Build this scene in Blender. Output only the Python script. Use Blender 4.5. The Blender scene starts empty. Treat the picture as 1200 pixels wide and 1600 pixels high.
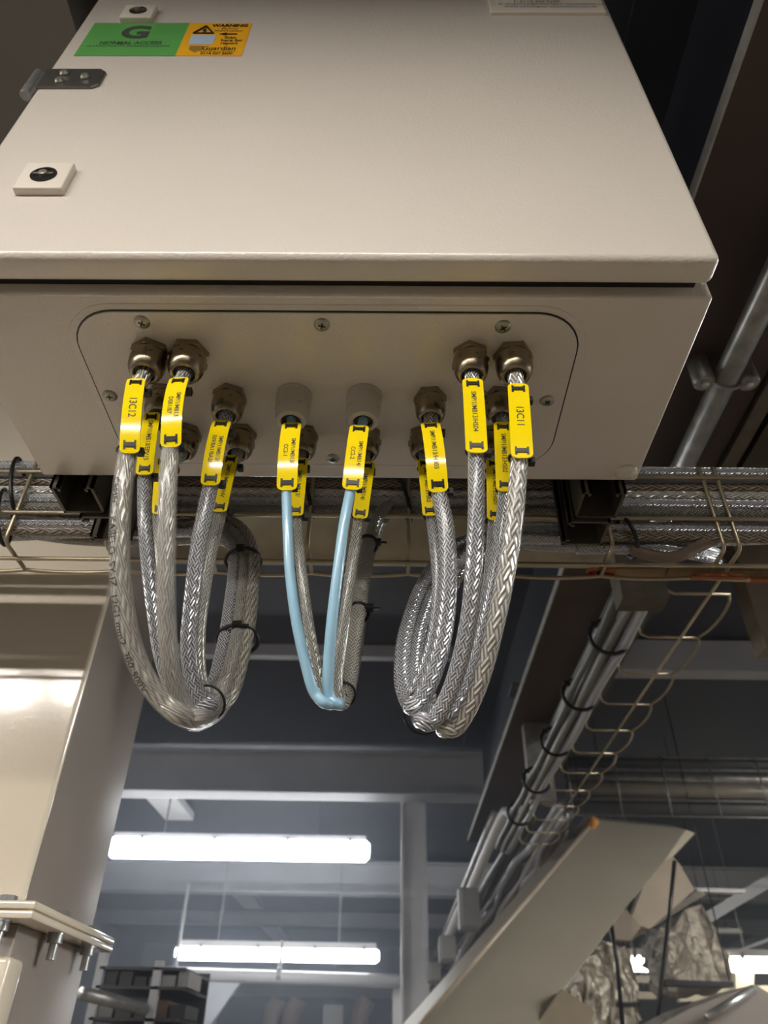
import bpy, bmesh, math, random
from mathutils import Vector, Matrix
random.seed(7)
COL = bpy.context.scene.collection
SC = bpy.context.scene

# ------------------------------------------------------------------ camera
F = 1143.8
AX = Vector((0.9998665, 0.00461956, 0.01567314))      # image right
AD = Vector((0.00966747, 0.60605278, -0.79536568))    # image down
AF = Vector((-0.01317299, 0.79541102, 0.60592721))    # forward
CAM = Vector((0, 0, 1.6))
cd = bpy.data.cameras.new('camera'); cam = bpy.data.objects.new('camera', cd); COL.objects.link(cam)
cam.matrix_world = Matrix(((AX.x, -AD.x, -AF.x, CAM.x), (AX.y, -AD.y, -AF.y, CAM.y), (AX.z, -AD.z, -AF.z, CAM.z), (0, 0, 0, 1)))
cd.sensor_width = 36; cd.sensor_fit = 'AUTO'; cd.lens = F / 1600 * 36
cd.clip_start = 0.02; cd.clip_end = 60
cd.dof.use_dof = True; cd.dof.focus_distance = 0.60; cd.dof.aperture_fstop = 9.0
SC.camera = cam

# ------------------------------------------------------------------ world, exposure
w = bpy.data.worlds.new('plant_room_air'); SC.world = w; w.use_nodes = True
w.node_tree.nodes['Background'].inputs[0].default_value = (0.5, 0.55, 0.65, 1)
w.node_tree.nodes['Background'].inputs[1].default_value = 0.02
SC.view_settings.view_transform = 'Standard'; SC.view_settings.look = 'None'
SC.view_settings.gamma = 1; SC.view_settings.use_curve_mapping = False
SC.view_settings.exposure = 0.0
KEY_POWER = 106.0      # emission of the batten behind the viewer
TUBE_POWER = 20.0     # emission of the far battens


def at(px, py, **k):
    """Point of the place seen at photo pixel (px,py) on the plane X=, Y= or Z=."""
    d = AX * ((px - 600) / F) + AD * ((py - 800) / F) + AF
    (a, v), = k.items(); i = 'XYZ'.index(a)
    return CAM + d * ((v - CAM[i]) / d[i])


# ------------------------------------------------------------------ materials
def srgb(r, g, b):
    f = lambda c: (c / 255 / 12.92) if c <= 10 else (((c / 255) + .055) / 1.055) ** 2.4
    return (f(r), f(g), f(b), 1)


def mat(name, col, rough=.5, metal=0, var=.06, scale=20, bump=0, bscale=200, coat=0, **kw):
    m = bpy.data.materials.new(name); m.use_nodes = True
    nt = m.node_tree; N = nt.nodes; L = nt.links; b = N['Principled BSDF']
    b.inputs['Roughness'].default_value = rough; b.inputs['Metallic'].default_value = metal
    b.inputs['Coat Weight'].default_value = coat
    for k, v in kw.items(): b.inputs[k].default_value = v
    tc = N.new('ShaderNodeTexCoord')
    nz = N.new('ShaderNodeTexNoise'); nz.inputs['Scale'].default_value = scale; nz.inputs['Detail'].default_value = 4
    L.new(tc.outputs['Object'], nz.inputs['Vector'])
    mr = N.new('ShaderNodeMapRange'); mr.inputs[1].default_value = .3; mr.inputs[2].default_value = .7
    mr.inputs[3].default_value = 1 - var; mr.inputs[4].default_value = 1 + var
    L.new(nz.outputs['Fac'], mr.inputs[0])
    mx = N.new('ShaderNodeVectorMath'); mx.operation = 'SCALE'; mx.inputs[0].default_value = col[:3]
    L.new(mr.outputs[0], mx.inputs['Scale']); L.new(mx.outputs[0], b.inputs['Base Color'])
    if bump:
        n2 = N.new('ShaderNodeTexNoise'); n2.inputs['Scale'].default_value = bscale; n2.inputs['Detail'].default_value = 2
        L.new(tc.outputs['Object'], n2.inputs['Vector'])
        bp = N.new('ShaderNodeBump'); bp.inputs['Strength'].default_value = bump; bp.inputs['Distance'].default_value = .001
        L.new(n2.outputs['Fac'], bp.inputs['Height']); L.new(bp.outputs[0], b.inputs['Normal'])
    return m


def emat(name, col, st):
    m = bpy.data.materials.new(name); m.use_nodes = True
    b = m.node_tree.nodes['Principled BSDF']; b.inputs['Base Color'].default_value = (.8, .8, .8, 1)
    b.inputs['Emission Color'].default_value = col; b.inputs['Emission Strength'].default_value = st
    return m


def braid(name, nu, kv, nu2, kv2, bright, dark, metal=.45, rough=.32, coat=.6):
    """woven steel screen under a clear jacket, drawn with the tube's UVs"""
    m = bpy.data.materials.new(name); m.use_nodes = True
    nt = m.node_tree; N = nt.nodes; L = nt.links; b = N['Principled BSDF']
    uv = N.new('ShaderNodeTexCoord'); sp = N.new('ShaderNodeSeparateXYZ'); L.new(uv.outputs['UV'], sp.inputs[0])
    def M(op, a, c=None, d=None):
        n = N.new('ShaderNodeMath'); n.operation = op
        for i, x in enumerate((a, c, d)):
            if x is None: continue
            if isinstance(x, (int, float)): n.inputs[i].default_value = x
            else: L.new(x, n.inputs[i])
        return n.outputs[0]
    A = M('ADD', M('MULTIPLY', sp.outputs[0], nu), M('MULTIPLY', sp.outputs[1], kv))
    B = M('SUBTRACT', M('MULTIPLY', sp.outputs[0], nu2), M('MULTIPLY', sp.outputs[1], kv2))
    tri = lambda x: M('SUBTRACT', 1, M('ABSOLUTE', M('SUBTRACT', M('MULTIPLY', M('FRACT', x), 2), 1)))
    par = M('MODULO', M('ADD', M('FLOOR', M('MULTIPLY', A, .5)), M('ADD', M('FLOOR', M('MULTIPLY', B, .5)), 1000)), 2)
    h = M('ADD', M('MULTIPLY', par, tri(A)), M('MULTIPLY', M('SUBTRACT', 1, par), tri(B)))
    fine = M('MULTIPLY', M('ADD', M('SINE', M('MULTIPLY', M('ADD', M('MULTIPLY', par, A), M('MULTIPLY', M('SUBTRACT', 1, par), B)), 31.4)), 1), .12)
    cr = N.new('ShaderNodeValToRGB'); cr.color_ramp.elements[0].position = .12; cr.color_ramp.elements[0].color = dark
    cr.color_ramp.elements[1].position = .62; cr.color_ramp.elements[1].color = bright
    L.new(M('SUBTRACT', h, fine), cr.inputs[0]); L.new(cr.outputs[0], b.inputs['Base Color'])
    b.inputs['Metallic'].default_value = metal; b.inputs['Roughness'].default_value = rough
    b.inputs['Coat Weight'].default_value = coat; b.inputs['Coat Roughness'].default_value = .18
    bp = N.new('ShaderNodeBump'); bp.inputs['Strength'].default_value = .8; bp.inputs['Distance'].default_value = .0012
    L.new(h, bp.inputs['Height']); L.new(bp.outputs[0], b.inputs['Normal'])
    return m


cream = mat('cream_powder_coat', srgb(214, 207, 195), .33, var=.02, scale=6, bump=.45, bscale=420, coat=.45, **{'Coat Roughness': .16})
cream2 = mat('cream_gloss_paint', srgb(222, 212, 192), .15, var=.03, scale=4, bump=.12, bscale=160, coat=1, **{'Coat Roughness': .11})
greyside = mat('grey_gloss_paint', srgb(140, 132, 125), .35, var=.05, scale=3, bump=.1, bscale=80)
offwhite = mat('off_white_plastic', srgb(222, 214, 200), .35, var=.02)
darkplas = mat('black_plastic', srgb(22, 22, 22), .35, var=.1)
tieblk = mat('black_nylon', srgb(18, 18, 19), .4, var=.1)
brass = mat('nickel_plated_brass', srgb(150, 138, 116), .27, .95, var=.12, scale=60, bump=.1, bscale=600)
whiteg = mat('pale_grey_nylon', srgb(196, 190, 178), .42, var=.03)
steel = mat('galvanised_steel', srgb(150, 150, 148), .42, .7, var=.2, scale=35)
steeld = mat('dull_galvanised_channel', srgb(96, 90, 80), .5, .55, var=.2, scale=30)
wirem = mat('zinc_wire', srgb(170, 158, 132), .35, .7, var=.12, scale=40)
zincb = mat('bright_zinc', srgb(190, 192, 190), .3, .85, var=.1, scale=50)
screwm = mat('zinc_screw', srgb(170, 168, 155), .35, .8, var=.08, scale=90)
conduitm = mat('galvanised_conduit', srgb(165, 165, 160), .36, .75, var=.25, scale=30)
yellow = mat('yellow_tag_plastic', srgb(251, 224, 6), .13, var=.015, scale=50, coat=.6)
ink = mat('black_ink', srgb(30, 28, 20), .5, var=.02)
inkgrey = mat('grey_ink', srgb(66, 74, 66), .5, var=.02)
green = mat('green_vinyl', srgb(92, 166, 84), .4, var=.02)
amber = mat('amber_vinyl', srgb(240, 176, 30), .4, var=.02)
paleblue = mat('pale_blue_vinyl', srgb(176, 200, 220), .4, var=.02)
blue = mat('light_blue_cable_jacket', srgb(150, 192, 214), .35, var=.04, scale=60, coat=.3)
greyj = mat('grey_cable_jacket', srgb(92, 92, 92), .45, var=.08, scale=60)
copper = mat('copper_strip', srgb(176, 112, 78), .38, .75, var=.2, scale=40)
darksteel = mat('dark_painted_steel', srgb(50, 48, 48), .5, .1, var=.15, scale=5)
brownsteel = mat('brown_primed_steel', srgb(66, 54, 48), .55, .1, var=.22, scale=5)
beamgrey = mat('grey_painted_beam', srgb(170, 172, 176), .5, var=.08, scale=4)
ceilm = mat('dark_blue_grey_soffit', srgb(66, 68, 76), .7, var=.15, scale=2)
ceil2 = mat('blue_grey_soffit', srgb(86, 92, 106), .7, var=.1, scale=2)
wallm = mat('grey_block_wall', srgb(165, 168, 176), .8, var=.08, scale=3)
floorm = mat('worn_concrete_floor', srgb(92, 82, 70), .7, var=.15, scale=2)
lagging = mat('beige_lagging', srgb(150, 142, 122), .75, var=.22, scale=14, bump=.8, bscale=40)
foil = mat('crumpled_foil', srgb(176, 168, 154), .5, .35, var=.15, scale=14, bump=1.0, bscale=18)
foil.node_tree.nodes['Bump'].inputs['Distance'].default_value = .04
ductm = mat('olive_grey_duct', srgb(158, 151, 136), .38, .15, var=.06, scale=2.5)
palem = mat('pale_enamel', srgb(205, 205, 205), .4, var=.03)
boxgrey = mat('grey_box_plastic', srgb(150, 150, 148), .5, var=.05)
orangem = mat('orange_paint', srgb(205, 140, 62), .5, var=.1)
rackbrown = mat('dull_brown', srgb(98, 78, 62), .7, var=.2)
cardm = mat('brown_card', srgb(118, 98, 80), .7, var=.2)
br_fine = braid('fine_braid', 16, 230, 16, 230, srgb(242, 245, 250), srgb(112, 114, 118), .5, .27)
br_warm = braid('warm_braid', 16, 220, 16, 220, srgb(214, 213, 204), srgb(122, 120, 112), .35)
br_coarse = braid('coarse_braid', 12, 130, 12, 130, srgb(236, 235, 228), srgb(140, 138, 130), .35, .26)
br_spiral = braid('spiral_braid', 20, 120, 10, 60, srgb(206, 202, 190), srgb(112, 108, 98), .35, .32)
br_long = braid('long_lay_braid', 18, 60, 18, 150, srgb(190, 188, 180), srgb(126, 124, 116), .3, .34)
brownj = mat('brown_cable_jacket', srgb(104, 90, 76), .5, var=.1, scale=60)
br_brown = braid('brown_braid', 10, 100, 10, 100, srgb(150, 138, 120), srgb(62, 54, 45), .2, .5)
br_dull = braid('dull_braid', 13, 210, 13, 210, srgb(150, 148, 140), srgb(84, 82, 76), .25, .5, .3)
clear = bpy.data.materials.new('clear_jacket'); clear.use_nodes = True
_b = clear.node_tree.nodes['Principled BSDF']
_b.inputs['Base Color'].default_value = (.75, .73, .68, 1); _b.inputs['Roughness'].default_value = .12; _b.inputs['Alpha'].default_value = .20
_n = clear.node_tree.nodes.new('ShaderNodeTexNoise'); _n.inputs['Scale'].default_value = 80
_r = clear.node_tree.nodes.new('ShaderNodeMapRange'); _r.inputs[3].default_value = .12; _r.inputs[4].default_value = .28
clear.node_tree.links.new(_n.outputs['Fac'], _r.inputs[0]); clear.node_tree.links.new(_r.outputs[0], _b.inputs['Alpha'])
key_em = emat('key_diffuser', (1, .935, .87, 1), KEY_POWER)
fill_em = emat('fill_diffuser', (1, .97, .92, 1), 135.0)
tube_em = emat('tube_diffuser', (.93, .96, 1, 1), TUBE_POWER)
warm_em = emat('warm_diffuser', (1, .95, .80, 1), 10.0)


# ------------------------------------------------------------------ mesh helpers
def tag(o, label=None, cat=None, group=None, kind=None):
    if label: o['label'] = label
    if cat: o['category'] = cat
    if group: o['group'] = group
    if kind: o['kind'] = kind
    return o


def link(name, me, m, parent=None, smooth=False):
    o = bpy.data.objects.new(name, me); COL.objects.link(o)
    if m: me.materials.append(m)
    if smooth:
        me.shade_smooth() if hasattr(me, 'shade_smooth') else None
    if parent:
        o.parent = parent; o.matrix_parent_inverse = Matrix.Translation(-parent.location)
    return o


def fin(bm, name, m, parent=None, smooth=False, bevel=0, seg=2, autos=False):
    bmesh.ops.recalc_face_normals(bm, faces=bm.faces)
    if bevel:
        es = [e for e in bm.edges if len(e.link_faces) == 2 and e.calc_face_angle(0) > .6]
        bmesh.ops.bevel(bm, geom=es, offset=bevel, segments=seg, affect='EDGES', profile=.5, clamp_overlap=True)
    me = bpy.data.meshes.new(name); bm.to_mesh(me); bm.free()
    o = link(name, me, m, parent)
    if smooth or autos:
        for p in me.polygons: p.use_smooth = True
        if autos:
            me.set_sharp_from_angle(angle=.7)
    return o


def empty(name, loc):
    o = bpy.data.objects.new(name, None); COL.objects.link(o); o.location = loc; o.empty_display_size = .05
    return o


def V(*a): return Vector(a)


def box(bm, x0, x1, y0, y1, z0, z1, mt=None):
    vs = [bm.verts.new((x, y, z)) for z in (z0, z1) for x, y in ((x0, y0), (x1, y0), (x1, y1), (x0, y1))]
    if mt is not None:
        for v in vs: v.co = mt @ v.co
    for f in ((0, 3, 2, 1), (4, 5, 6, 7), (0, 1, 5, 4), (1, 2, 6, 5), (2, 3, 7, 6), (3, 0, 4, 7)):
        bm.faces.new([vs[i] for i in f])
    return vs


def bx(x0, x1, y0, y1, z0, z1):
    bm = bmesh.new(); box(bm, x0, x1, y0, y1, z0, z1); return bm


def prism(bm, poly, ext, mt=None):
    """poly: list of 3D points; ext: vector"""
    a = [bm.verts.new(Vector(p)) for p in poly]; b = [bm.verts.new(Vector(p) + ext) for p in poly]
    if mt is not None:
        for v in a + b: v.co = mt @ v.co
    bm.faces.new(a); bm.faces.new(b[::-1])
    n = len(a)
    for i in range(n): bm.faces.new((a[i], b[i], b[(i + 1) % n], a[(i + 1) % n]))


def catmull(pts, n=6):
    out = []
    P = [2 * pts[0] - pts[1]] + list(pts) + [2 * pts[-1] - pts[-2]]
    for i in range(1, len(P) - 2):
        for k in range(n):
            t = k / n; a, b, c, d = P[i - 1], P[i], P[i + 1], P[i + 2]
            out.append(.5 * ((2 * b) + (c - a) * t + (2 * a - 5 * b + 4 * c - d) * t * t + (3 * b - a - 3 * c + d) * t ** 3))
    out.append(pts[-1].copy()); return out


def frames(path, closed=False):
    n = len(path); T = []
    for i in range(n):
        a = path[(i - 1) % n] if (closed or i > 0) else path[i]
        b = path[(i + 1) % n] if (closed or i < n - 1) else path[i]
        T.append((b - a).normalized())
    ref = V(1, 0, 0) if abs(T[0].x) < .9 else V(0, 0, 1)
    u = (ref - T[0] * ref.dot(T[0])).normalized(); U = [u]
    for i in range(1, n):
        u = T[i - 1].rotation_difference(T[i]) @ U[-1]; u = (u - T[i] * u.dot(T[i])).normalized(); U.append(u)
    return T, U


def tube(bm, path, r, seg=10, closed=False, cap=True, flat=1.0):
    uvl = bm.loops.layers.uv.verify()
    T, U = frames(path, closed); n = len(path); rings = []; L = [0]
    for i in range(1, n): L.append(L[-1] + (path[i] - path[i - 1]).length)
    for i in range(n):
        W = T[i].cross(U[i]); rr = r[i] if isinstance(r, (list, tuple)) else r
        rings.append([bm.verts.new(path[i] + (U[i] * math.cos(2 * math.pi * k / seg) + W * math.sin(2 * math.pi * k / seg) * flat) * rr) for k in range(seg)])
    for i in range(n if closed else n - 1):
        j = (i + 1) % n
        for k in range(seg):
            l = (k + 1) % seg
            f = bm.faces.new((rings[i][k], rings[i][l], rings[j][l], rings[j][k]))
            vj = L[j] if j else L[-1]
            for lp, (a, b) in zip(f.loops, ((k, L[i]), (k + 1, L[i]), (k + 1, vj), (k, vj))): lp[uvl].uv = (a / seg, b)
    if cap and not closed:
        bm.faces.new(rings[0][::-1]); bm.faces.new(rings[-1])


def tb(path, r, seg=10, **k):
    bm = bmesh.new(); tube(bm, [Vector(p) for p in path], r, seg, **k); return bm


def lathe(bm, prof, c, axis='Z', seg=28, hexn=None):
    """prof: (r, h) list; c centre; h along axis"""
    rings = []; n = hexn or seg
    for r, h in prof:
        ring = []
        for k in range(n):
            a = 2 * math.pi * (k + .5) / n
            p = {'Z': V(r * math.cos(a), r * math.sin(a), h), 'Y': V(r * math.cos(a), h, r * math.sin(a)), 'X': V(h, r * math.cos(a), r * math.sin(a))}[axis]
            ring.append(bm.verts.new(Vector(c) + p))
        rings.append(ring)
    for i in range(len(rings) - 1):
        for k in range(n):
            l = (k + 1) % n; bm.faces.new((rings[i][k], rings[i][l], rings[i + 1][l], rings[i + 1][k]))
    bm.faces.new(rings[0][::-1]); bm.faces.new(rings[-1])


def rrect(x0, x1, y0, y1, r, z, n=8):
    out = []
    for cx, cy, a0 in ((x1 - r, y1 - r, 0), (x0 + r, y1 - r, 90), (x0 + r, y0 + r, 180), (x1 - r, y0 + r, 270)):
        for k in range(n + 1):
            a = math.radians(a0 + 90 * k / n); out.append(V(cx + r * math.cos(a), cy + r * math.sin(a), z))
    return out


def text_mesh(s, size, bold=0, xscale=1, align='CENTER', ext=0.0):
    cu = bpy.data.curves.new('t', 'FONT'); cu.body = s; cu.size = size; cu.align_x = align; cu.align_y = 'CENTER'
    cu.offset = bold; cu.resolution_u = 3; cu.extrude = ext
    o = bpy.data.objects.new('t', cu); COL.objects.link(o)
    dg = bpy.context.evaluated_depsgraph_get(); dg.update()
    me = bpy.data.meshes.new_from_object(o.evaluated_get(dg))
    bpy.data.objects.remove(o); bpy.data.curves.remove(cu); me.materials.clear()
    for v in me.vertices: v.co.x *= xscale
    return me


def text_obj(name, s, size, m, mt, parent=None, **k):
    me = text_mesh(s, size, **k)
    for v in me.vertices: v.co = mt @ v.co
    return link(name, me, m, parent)


def slab(name, pix, th, m, parent=None, bevel=0):
    """solid panel: outline given as (px, py, Y) points, pushed back by real thickness th"""
    bm = bmesh.new(); prism(bm, [at(a, b, Y=y) for a, b, y in pix], V(0, th, 0))
    return fin(bm, name, m, parent, bevel=bevel)


# ------------------------------------------------------------------ room shell
CZ = 3.0
def struct(name, bm, m): return tag(fin(bm, name, m), kind='structure')
struct('floor', bx(-3.6, 4.6, -6, 12.6, -.1, 0), floorm)
struct('ceiling', bx(-3.6, 4.6, -6, 12.6, CZ + .02, CZ + .15), ceilm)
struct('wall_back', bx(-3.6, 4.6, 12.4, 12.6, 0, CZ + .02), wallm)
struct('wall_front', bx(-3.6, 4.6, -6.1, -6, 0, CZ + .02), greyside)
struct('wall_left', bx(-3.7, -3.6, -6, 12.6, 0, CZ + .02), wallm)
struct('wall_right', bx(4.6, 4.7, -6, 12.6, 0, CZ + .02), wallm)


def i_beam(name, label, axis, a0, a1, c, z0, z1, fw, ft, m):
    """I section; axis 'X' or 'Y'; c = centre on the other axis"""
    bm = bmesh.new(); wt = .012
    for u0, u1, v0, v1 in ((c - fw / 2, c + fw / 2, z0, z0 + ft), (c - fw / 2, c + fw / 2, z1 - ft, z1), (c - wt / 2, c + wt / 2, z0 + ft, z1 - ft)):
        if axis == 'X': box(bm, a0, a1, u0, u1, v0, v1)
        else: box(bm, u0, u1, a0, a1, v0, v1)
    return tag(fin(bm, name, m), label, 'beam')


# overhead steel running into the room, right of the box
XB0 = at(1085, 300, Z=2.5).x
XB1 = at(1176, 640, Z=2.5).x - .01
bm = bmesh.new(); xm = (XB0 + XB1) / 2
box(bm, xm - .006, xm + .006, -1.5, 3.86, 2.518, 2.976); box(bm, XB0, XB1, -1.5, 3.86, 2.976, 2.99)
big = tag(fin(bm, 'steel_beam', mat('blue_black_steel', srgb(58, 60, 68), .5, .1, var=.12, scale=4)), 'brown flanged steel beam running overhead to the right of the enclosure', 'beam')
fl = fin(bx(XB0 + .003, XB1, -1.5, 3.86, 2.5, 2.518), 'bottom_flange', brownsteel, big); fl['label'] = 'brown primed bottom flange'
fe = fin(bx(XB0, XB0 + .003, -1.5, 3.86, 2.5, 2.5185), 'flange_edge', mat('pale_grey_edge', srgb(170, 170, 164), .5, .2, var=.2, scale=40), big); fe['label'] = 'pale grey flange edge'  # thin strip, paler than the flange
bm = bmesh.new(); box(bm, XB1 + .004, XB1 + .03, -1.5, 3.8, 2.49, 2.53); box(bm, XB1 + .004, XB1 + .012, -1.5, 3.8, 2.53, 2.62)
tag(fin(bm, 'angle_rail', steeld), 'grey steel angle rail along the right edge of the brown beam', 'rail')
bm = bx(XB1 + .07, XB1 + .75, -1.5, 1.15, 2.53, 2.9)
tag(fin(bm, 'ventilation_duct', mat('olive_sheet', srgb(70, 64, 50), .45, .3, var=.2, scale=4)), 'dark olive sheet duct overhead at the far right', 'duct')
# left beam above the enclosure
bm = bx(-1.25, -.40, .05, .60, 2.62, 2.99)
tag(fin(bm, 'steel_beam', mat('mid_grey_steel', srgb(120, 118, 114), .5, var=.1, scale=4)), 'plain grey steel beam behind the upper left edge of the enclosure', 'beam')
# cross beams in the distance
i_beam('steel_beam', 'long grey cross beam nearest behind the hanging cable loops', 'X', -3.5, .62, 4.0, 2.745, 2.97, .15, .014, beamgrey)
for Yb, zb, ht, lab in ((6.6, 2.72, .24, 'grey cross beam in the distance just beyond the nearer lit batten'), (9.3, 2.86, .13, 'thin grey cross beam in the distance above the farther lit batten')):
    i_beam('steel_beam', lab, 'X', -3.5, 4.5, Yb, zb, zb + ht, .16, .014, beamgrey)
# light strip on the soffit behind loops
a = at(400, 1022, Z=2.98)
bm = bx(-1.2, .33, a.y - .02, a.y + .02, 2.965, 3.018)
tag(fin(bm, 'steel_rail', beamgrey), 'thin grey rail across the dark soffit behind the cable loops', 'rail')
a = at(1100, 1040, Z=2.9)
bm = bx(.78, 1.6, a.y - .04, a.y + .04, 2.86, 2.99)
tag(fin(bm, 'steel_beam', beamgrey), 'short pale cross beam at the right above the dark void behind the mesh tray', 'beam')

# ------------------------------------------------------------------ enclosure
E0 = V(-.055, .44, 2.057)
enc = empty('electrical_enclosure', E0)
tag(enc, 'cream steel electrical enclosure seen from below with cables leaving its underside', 'enclosure')
XL, XR, YF, YR, ZB, ZT = -.344, .235, .335, .547, 2.057, 2.857
fin(bx(XL, XR, YF, YR, ZB, ZT), 'body', cream, enc, bevel=.003, seg=3, autos=True)
fin(bx(XL + .012, XR - .012, .322, YF + .002, ZB + .012, ZT - .012), 'door_seal', darkplas, enc)
door = fin(bx(-.3395, .2305, .303, .3262, 2.0585, 2.855), 'door', cream, enc, bevel=.006, seg=5, autos=True)
# gland plate with raised rim
bm = bmesh.new(); prism(bm, rrect(-.259, .150, .343, .530, .042, 2.0575), V(0, 0, -.0012))
fin(bm, 'plate_rim', cream, enc, bevel=.001, seg=2, autos=True)
bm = bmesh.new(); prism(bm, rrect(-.252, .1435, .3495, .524, .036, 2.0568), V(0, 0, -.0022))
gp = fin(bm, 'gland_plate', cream, enc, bevel=.0004, seg=1)
bm = bmesh.new(); prism(bm, rrect(-.2533, .1448, .3482, .5253, .0372, 2.0566), V(0, 0, -.0008))
fin(bm, 'plate_gap_shade', darkplas, enc)  # dark outline drawn for the shadow gap round the plate
PZ = 2.0546
for px, py in ((222, 503), (503, 507), (786, 510), (172, 618), (855, 626), (290, 713), (520, 716)):
    c = at(px, py, Z=PZ)
    bm = bmesh.new(); lathe(bm, [(.0062, .0005), (.0062, -.0004), (.0052, -.0016), (.003, -.0022)], c, 'Z', 24)
    s = fin(bm, 'screw', screwm, enc, autos=True)
    bm = bmesh.new(); ro = Matrix.Translation(c) @ Matrix.Rotation(random.uniform(0, 1.5), 4, 'Z')
    box(bm, -.0027, .0027, -.0006, .0006, -.0026, -.0015, ro); box(bm, -.0006, .0006, -.0027, .0027, -.0026, -.0015, ro)
    r = fin(bm, 'cross_recess', darkplas, s)
c = at(978, 737, Z=ZB)
bm = bmesh.new(); lathe(bm, [(.0105, .001), (.0105, -.0008), (.009, -.0022), (.004, -.003)], c, 'Z', 24)
fin(bm, 'blanking_plug', cream, enc, smooth=True)

# door furniture
YD = .303
def lock(px0, px1, py):
    """square lock housing on the door; pixel x of the lower edge ends, y of the lower edge"""
    a = at(px0, py, Y=YD - .006); b = at(px1, py, Y=YD - .006); s = b.x - a.x
    o = fin(bx(a.x, b.x, YD - .0065, YD + .001, a.z, a.z + s), 'lock_housing', offwhite, enc, bevel=.0015, seg=3, autos=True)
    c = V((a.x + b.x) / 2, YD - .0062, a.z + s / 2)
    bm = bmesh.new(); lathe(bm, [(s * .27, 0), (s * .27, -.001), (s * .2, -.001), (s * .2, -.0005), (.001, -.0005)], c, 'Y', 28); fin(bm, 'lock_insert', darkplas, o)
    bm = bmesh.new(); lathe(bm, [(.0035, 0), (.0035, -.003), (.002, -.0034)], c, 'Y', 16); box(bm, c.x - .008, c.x + .008, c.y - .002, c.y, c.z - .0012, c.z + .0012)
    k = fin(bm, 'key_pin', screwm, o)
lock(18, 96, 294)
lock(185, 236, 27)
# hinge
a = at(152, 136, Y=YD - .002); b = at(75, 136, Y=YD - .002); t = at(150, 108, Y=YD - .002)
bm = bmesh.new(); cc = .006
prism(bm, [V(b.x - .012, YD - .0025, a.z), V(a.x - cc, YD - .0025, a.z), V(a.x, YD - .0025, a.z + cc), V(a.x, YD - .0025, t.z - cc), V(a.x - cc, YD - .0025, t.z), V(b.x - .012, YD - .0025, t.z)], V(0, .0028, 0))
hg = fin(bm, 'hinge', mat('hinge_steel', srgb(110, 108, 104), .35, .8, var=.1), enc, bevel=.0005, seg=1)
hc = (a.z + t.z) / 2
bm = bmesh.new(); lathe(bm, [(.0045, -.024), (.0055, -.023), (.0055, -.009), (.0046, -.0085), (.0055, -.008), (.0055, .022), (.004, .024)], V(-.348, YD + .004, hc), 'Z', 16)
fin(bm, 'hinge_barrel', steel, hg, autos=True)
for dx, dz in ((.012, .0075), (.012, -.009), (.034, 0)):
    bm = bmesh.new(); lathe(bm, [(.0046, 0), (.0046, -.0012), (.003, -.003)], V(b.x + dx - .004, YD - .0025, hc + dz), 'Y', 16)
    fin(bm, 'hinge_screw', screwm, hg, autos=True)
# stickers on the door
def face_x(px, py): return at(px, py, Y=YD)
gx0, gx1, gx2 = face_x(115, 88).x, face_x(274, 88).x, face_x(378, 87).x
gz0, gz1 = face_x(200, 88).z, face_x(200, 36.5).z
YS = YD - .0005
st = fin(bx(gx0, gx1, YS, YD + .0002, gz0, gz1), 'green_sticker', green, enc)
sy = fin(bx(gx1, gx2, YS - .00001, YD + .0002, gz0, gz1), 'amber_sticker', amber, enc)
def dtext(s, px, py, size, m, parent, name='lettering', bold=0, xs=1):
    c = at(px, py, Y=YS - .0002)
    mt = Matrix.Translation(c) @ Matrix.Rotation(math.pi / 2, 4, 'X')
    return text_obj(name, s, size, m, mt, parent, bold=bold, xscale=xs)
H = gz1 - gz0
dtext('G', 212, 51, H * .52, inkgrey, st, bold=.0018, xs=.95)
dtext('NORMAL ACCESS', 204, 67, H * .13, inkgrey, st, bold=.0003, xs=.74)
dtext('to LV/HV and MV equipment required', 200, 71.5, H * .075, inkgrey, st, xs=.86)
dtext('WARNING', 360, 40, H * .115, ink, sy, bold=.0005, xs=0.80)
dtext('Electrical', 359, 44.5, H * .075, ink, sy, xs=0.74)
dtext('Infrared window', 357, 48, H * .075, ink, sy, xs=0.70)
dtext('Scan', 360, 58.5, H * .11, ink, sy, bold=.0002, xs=.72)
dtext('here for', 362, 63, H * .11, ink, sy, bold=.0002, xs=.72)
dtext('report', 358, 67.5, H * .11, ink, sy, bold=.0002, xs=.72)
dtext('Guardian', 342, 75.5, H * .15, ink, sy, bold=.0002, xs=0.74)
dtext('ELECTRICAL COMPLIANCE', 340, 80, H * .05, ink, sy, xs=.7)
dtext('0114 257 2600', 338, 83.5, H * .09, ink, sy, bold=.0002, xs=.7)
c0 = at(320, 47, Y=YS - .0002); q = H * .13
bm = bmesh.new(); a, b, d = V(-q * .95, 0, -q * .8), V(q * .95, 0, -q * .8), V(0, 0, q * .95)
for p1, p2 in ((a, b), (b, d), (d, a)): tube(bm, [c0 + p1, c0 + p2], .0011, 6)
for p1, p2 in ((V(.001, 0, q * .45), V(-.002, 0, -.001)), (V(-.002, 0, -.001), V(.002, 0, -.001)), (V(.002, 0, -.001), V(-.0005, 0, -q * .6))): tube(bm, [c0 + p1, c0 + p2], .0007, 5)
fin(bm, 'warning_triangle', ink, sy)
bm = bmesh.new(); c1 = at(316, 62, Y=YS); box(bm, c1.x - .0125, c1.x + .0125, YS - .0003, YS, c1.z - H * .14, c1.z + H * .14)
fin(bm, 'blank_panel', paleblue, sy)
bm = bmesh.new(); c1 = at(306, 76, Y=YS - .0002); prism(bm, [c1 + V(-.007, 0, .007), c1 + V(.007, 0, .007), c1 + V(.007, 0, -.002), c1 + V(0, 0, -.009), c1 + V(-.007, 0, -.002)], V(0, .0003, 0))
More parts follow.
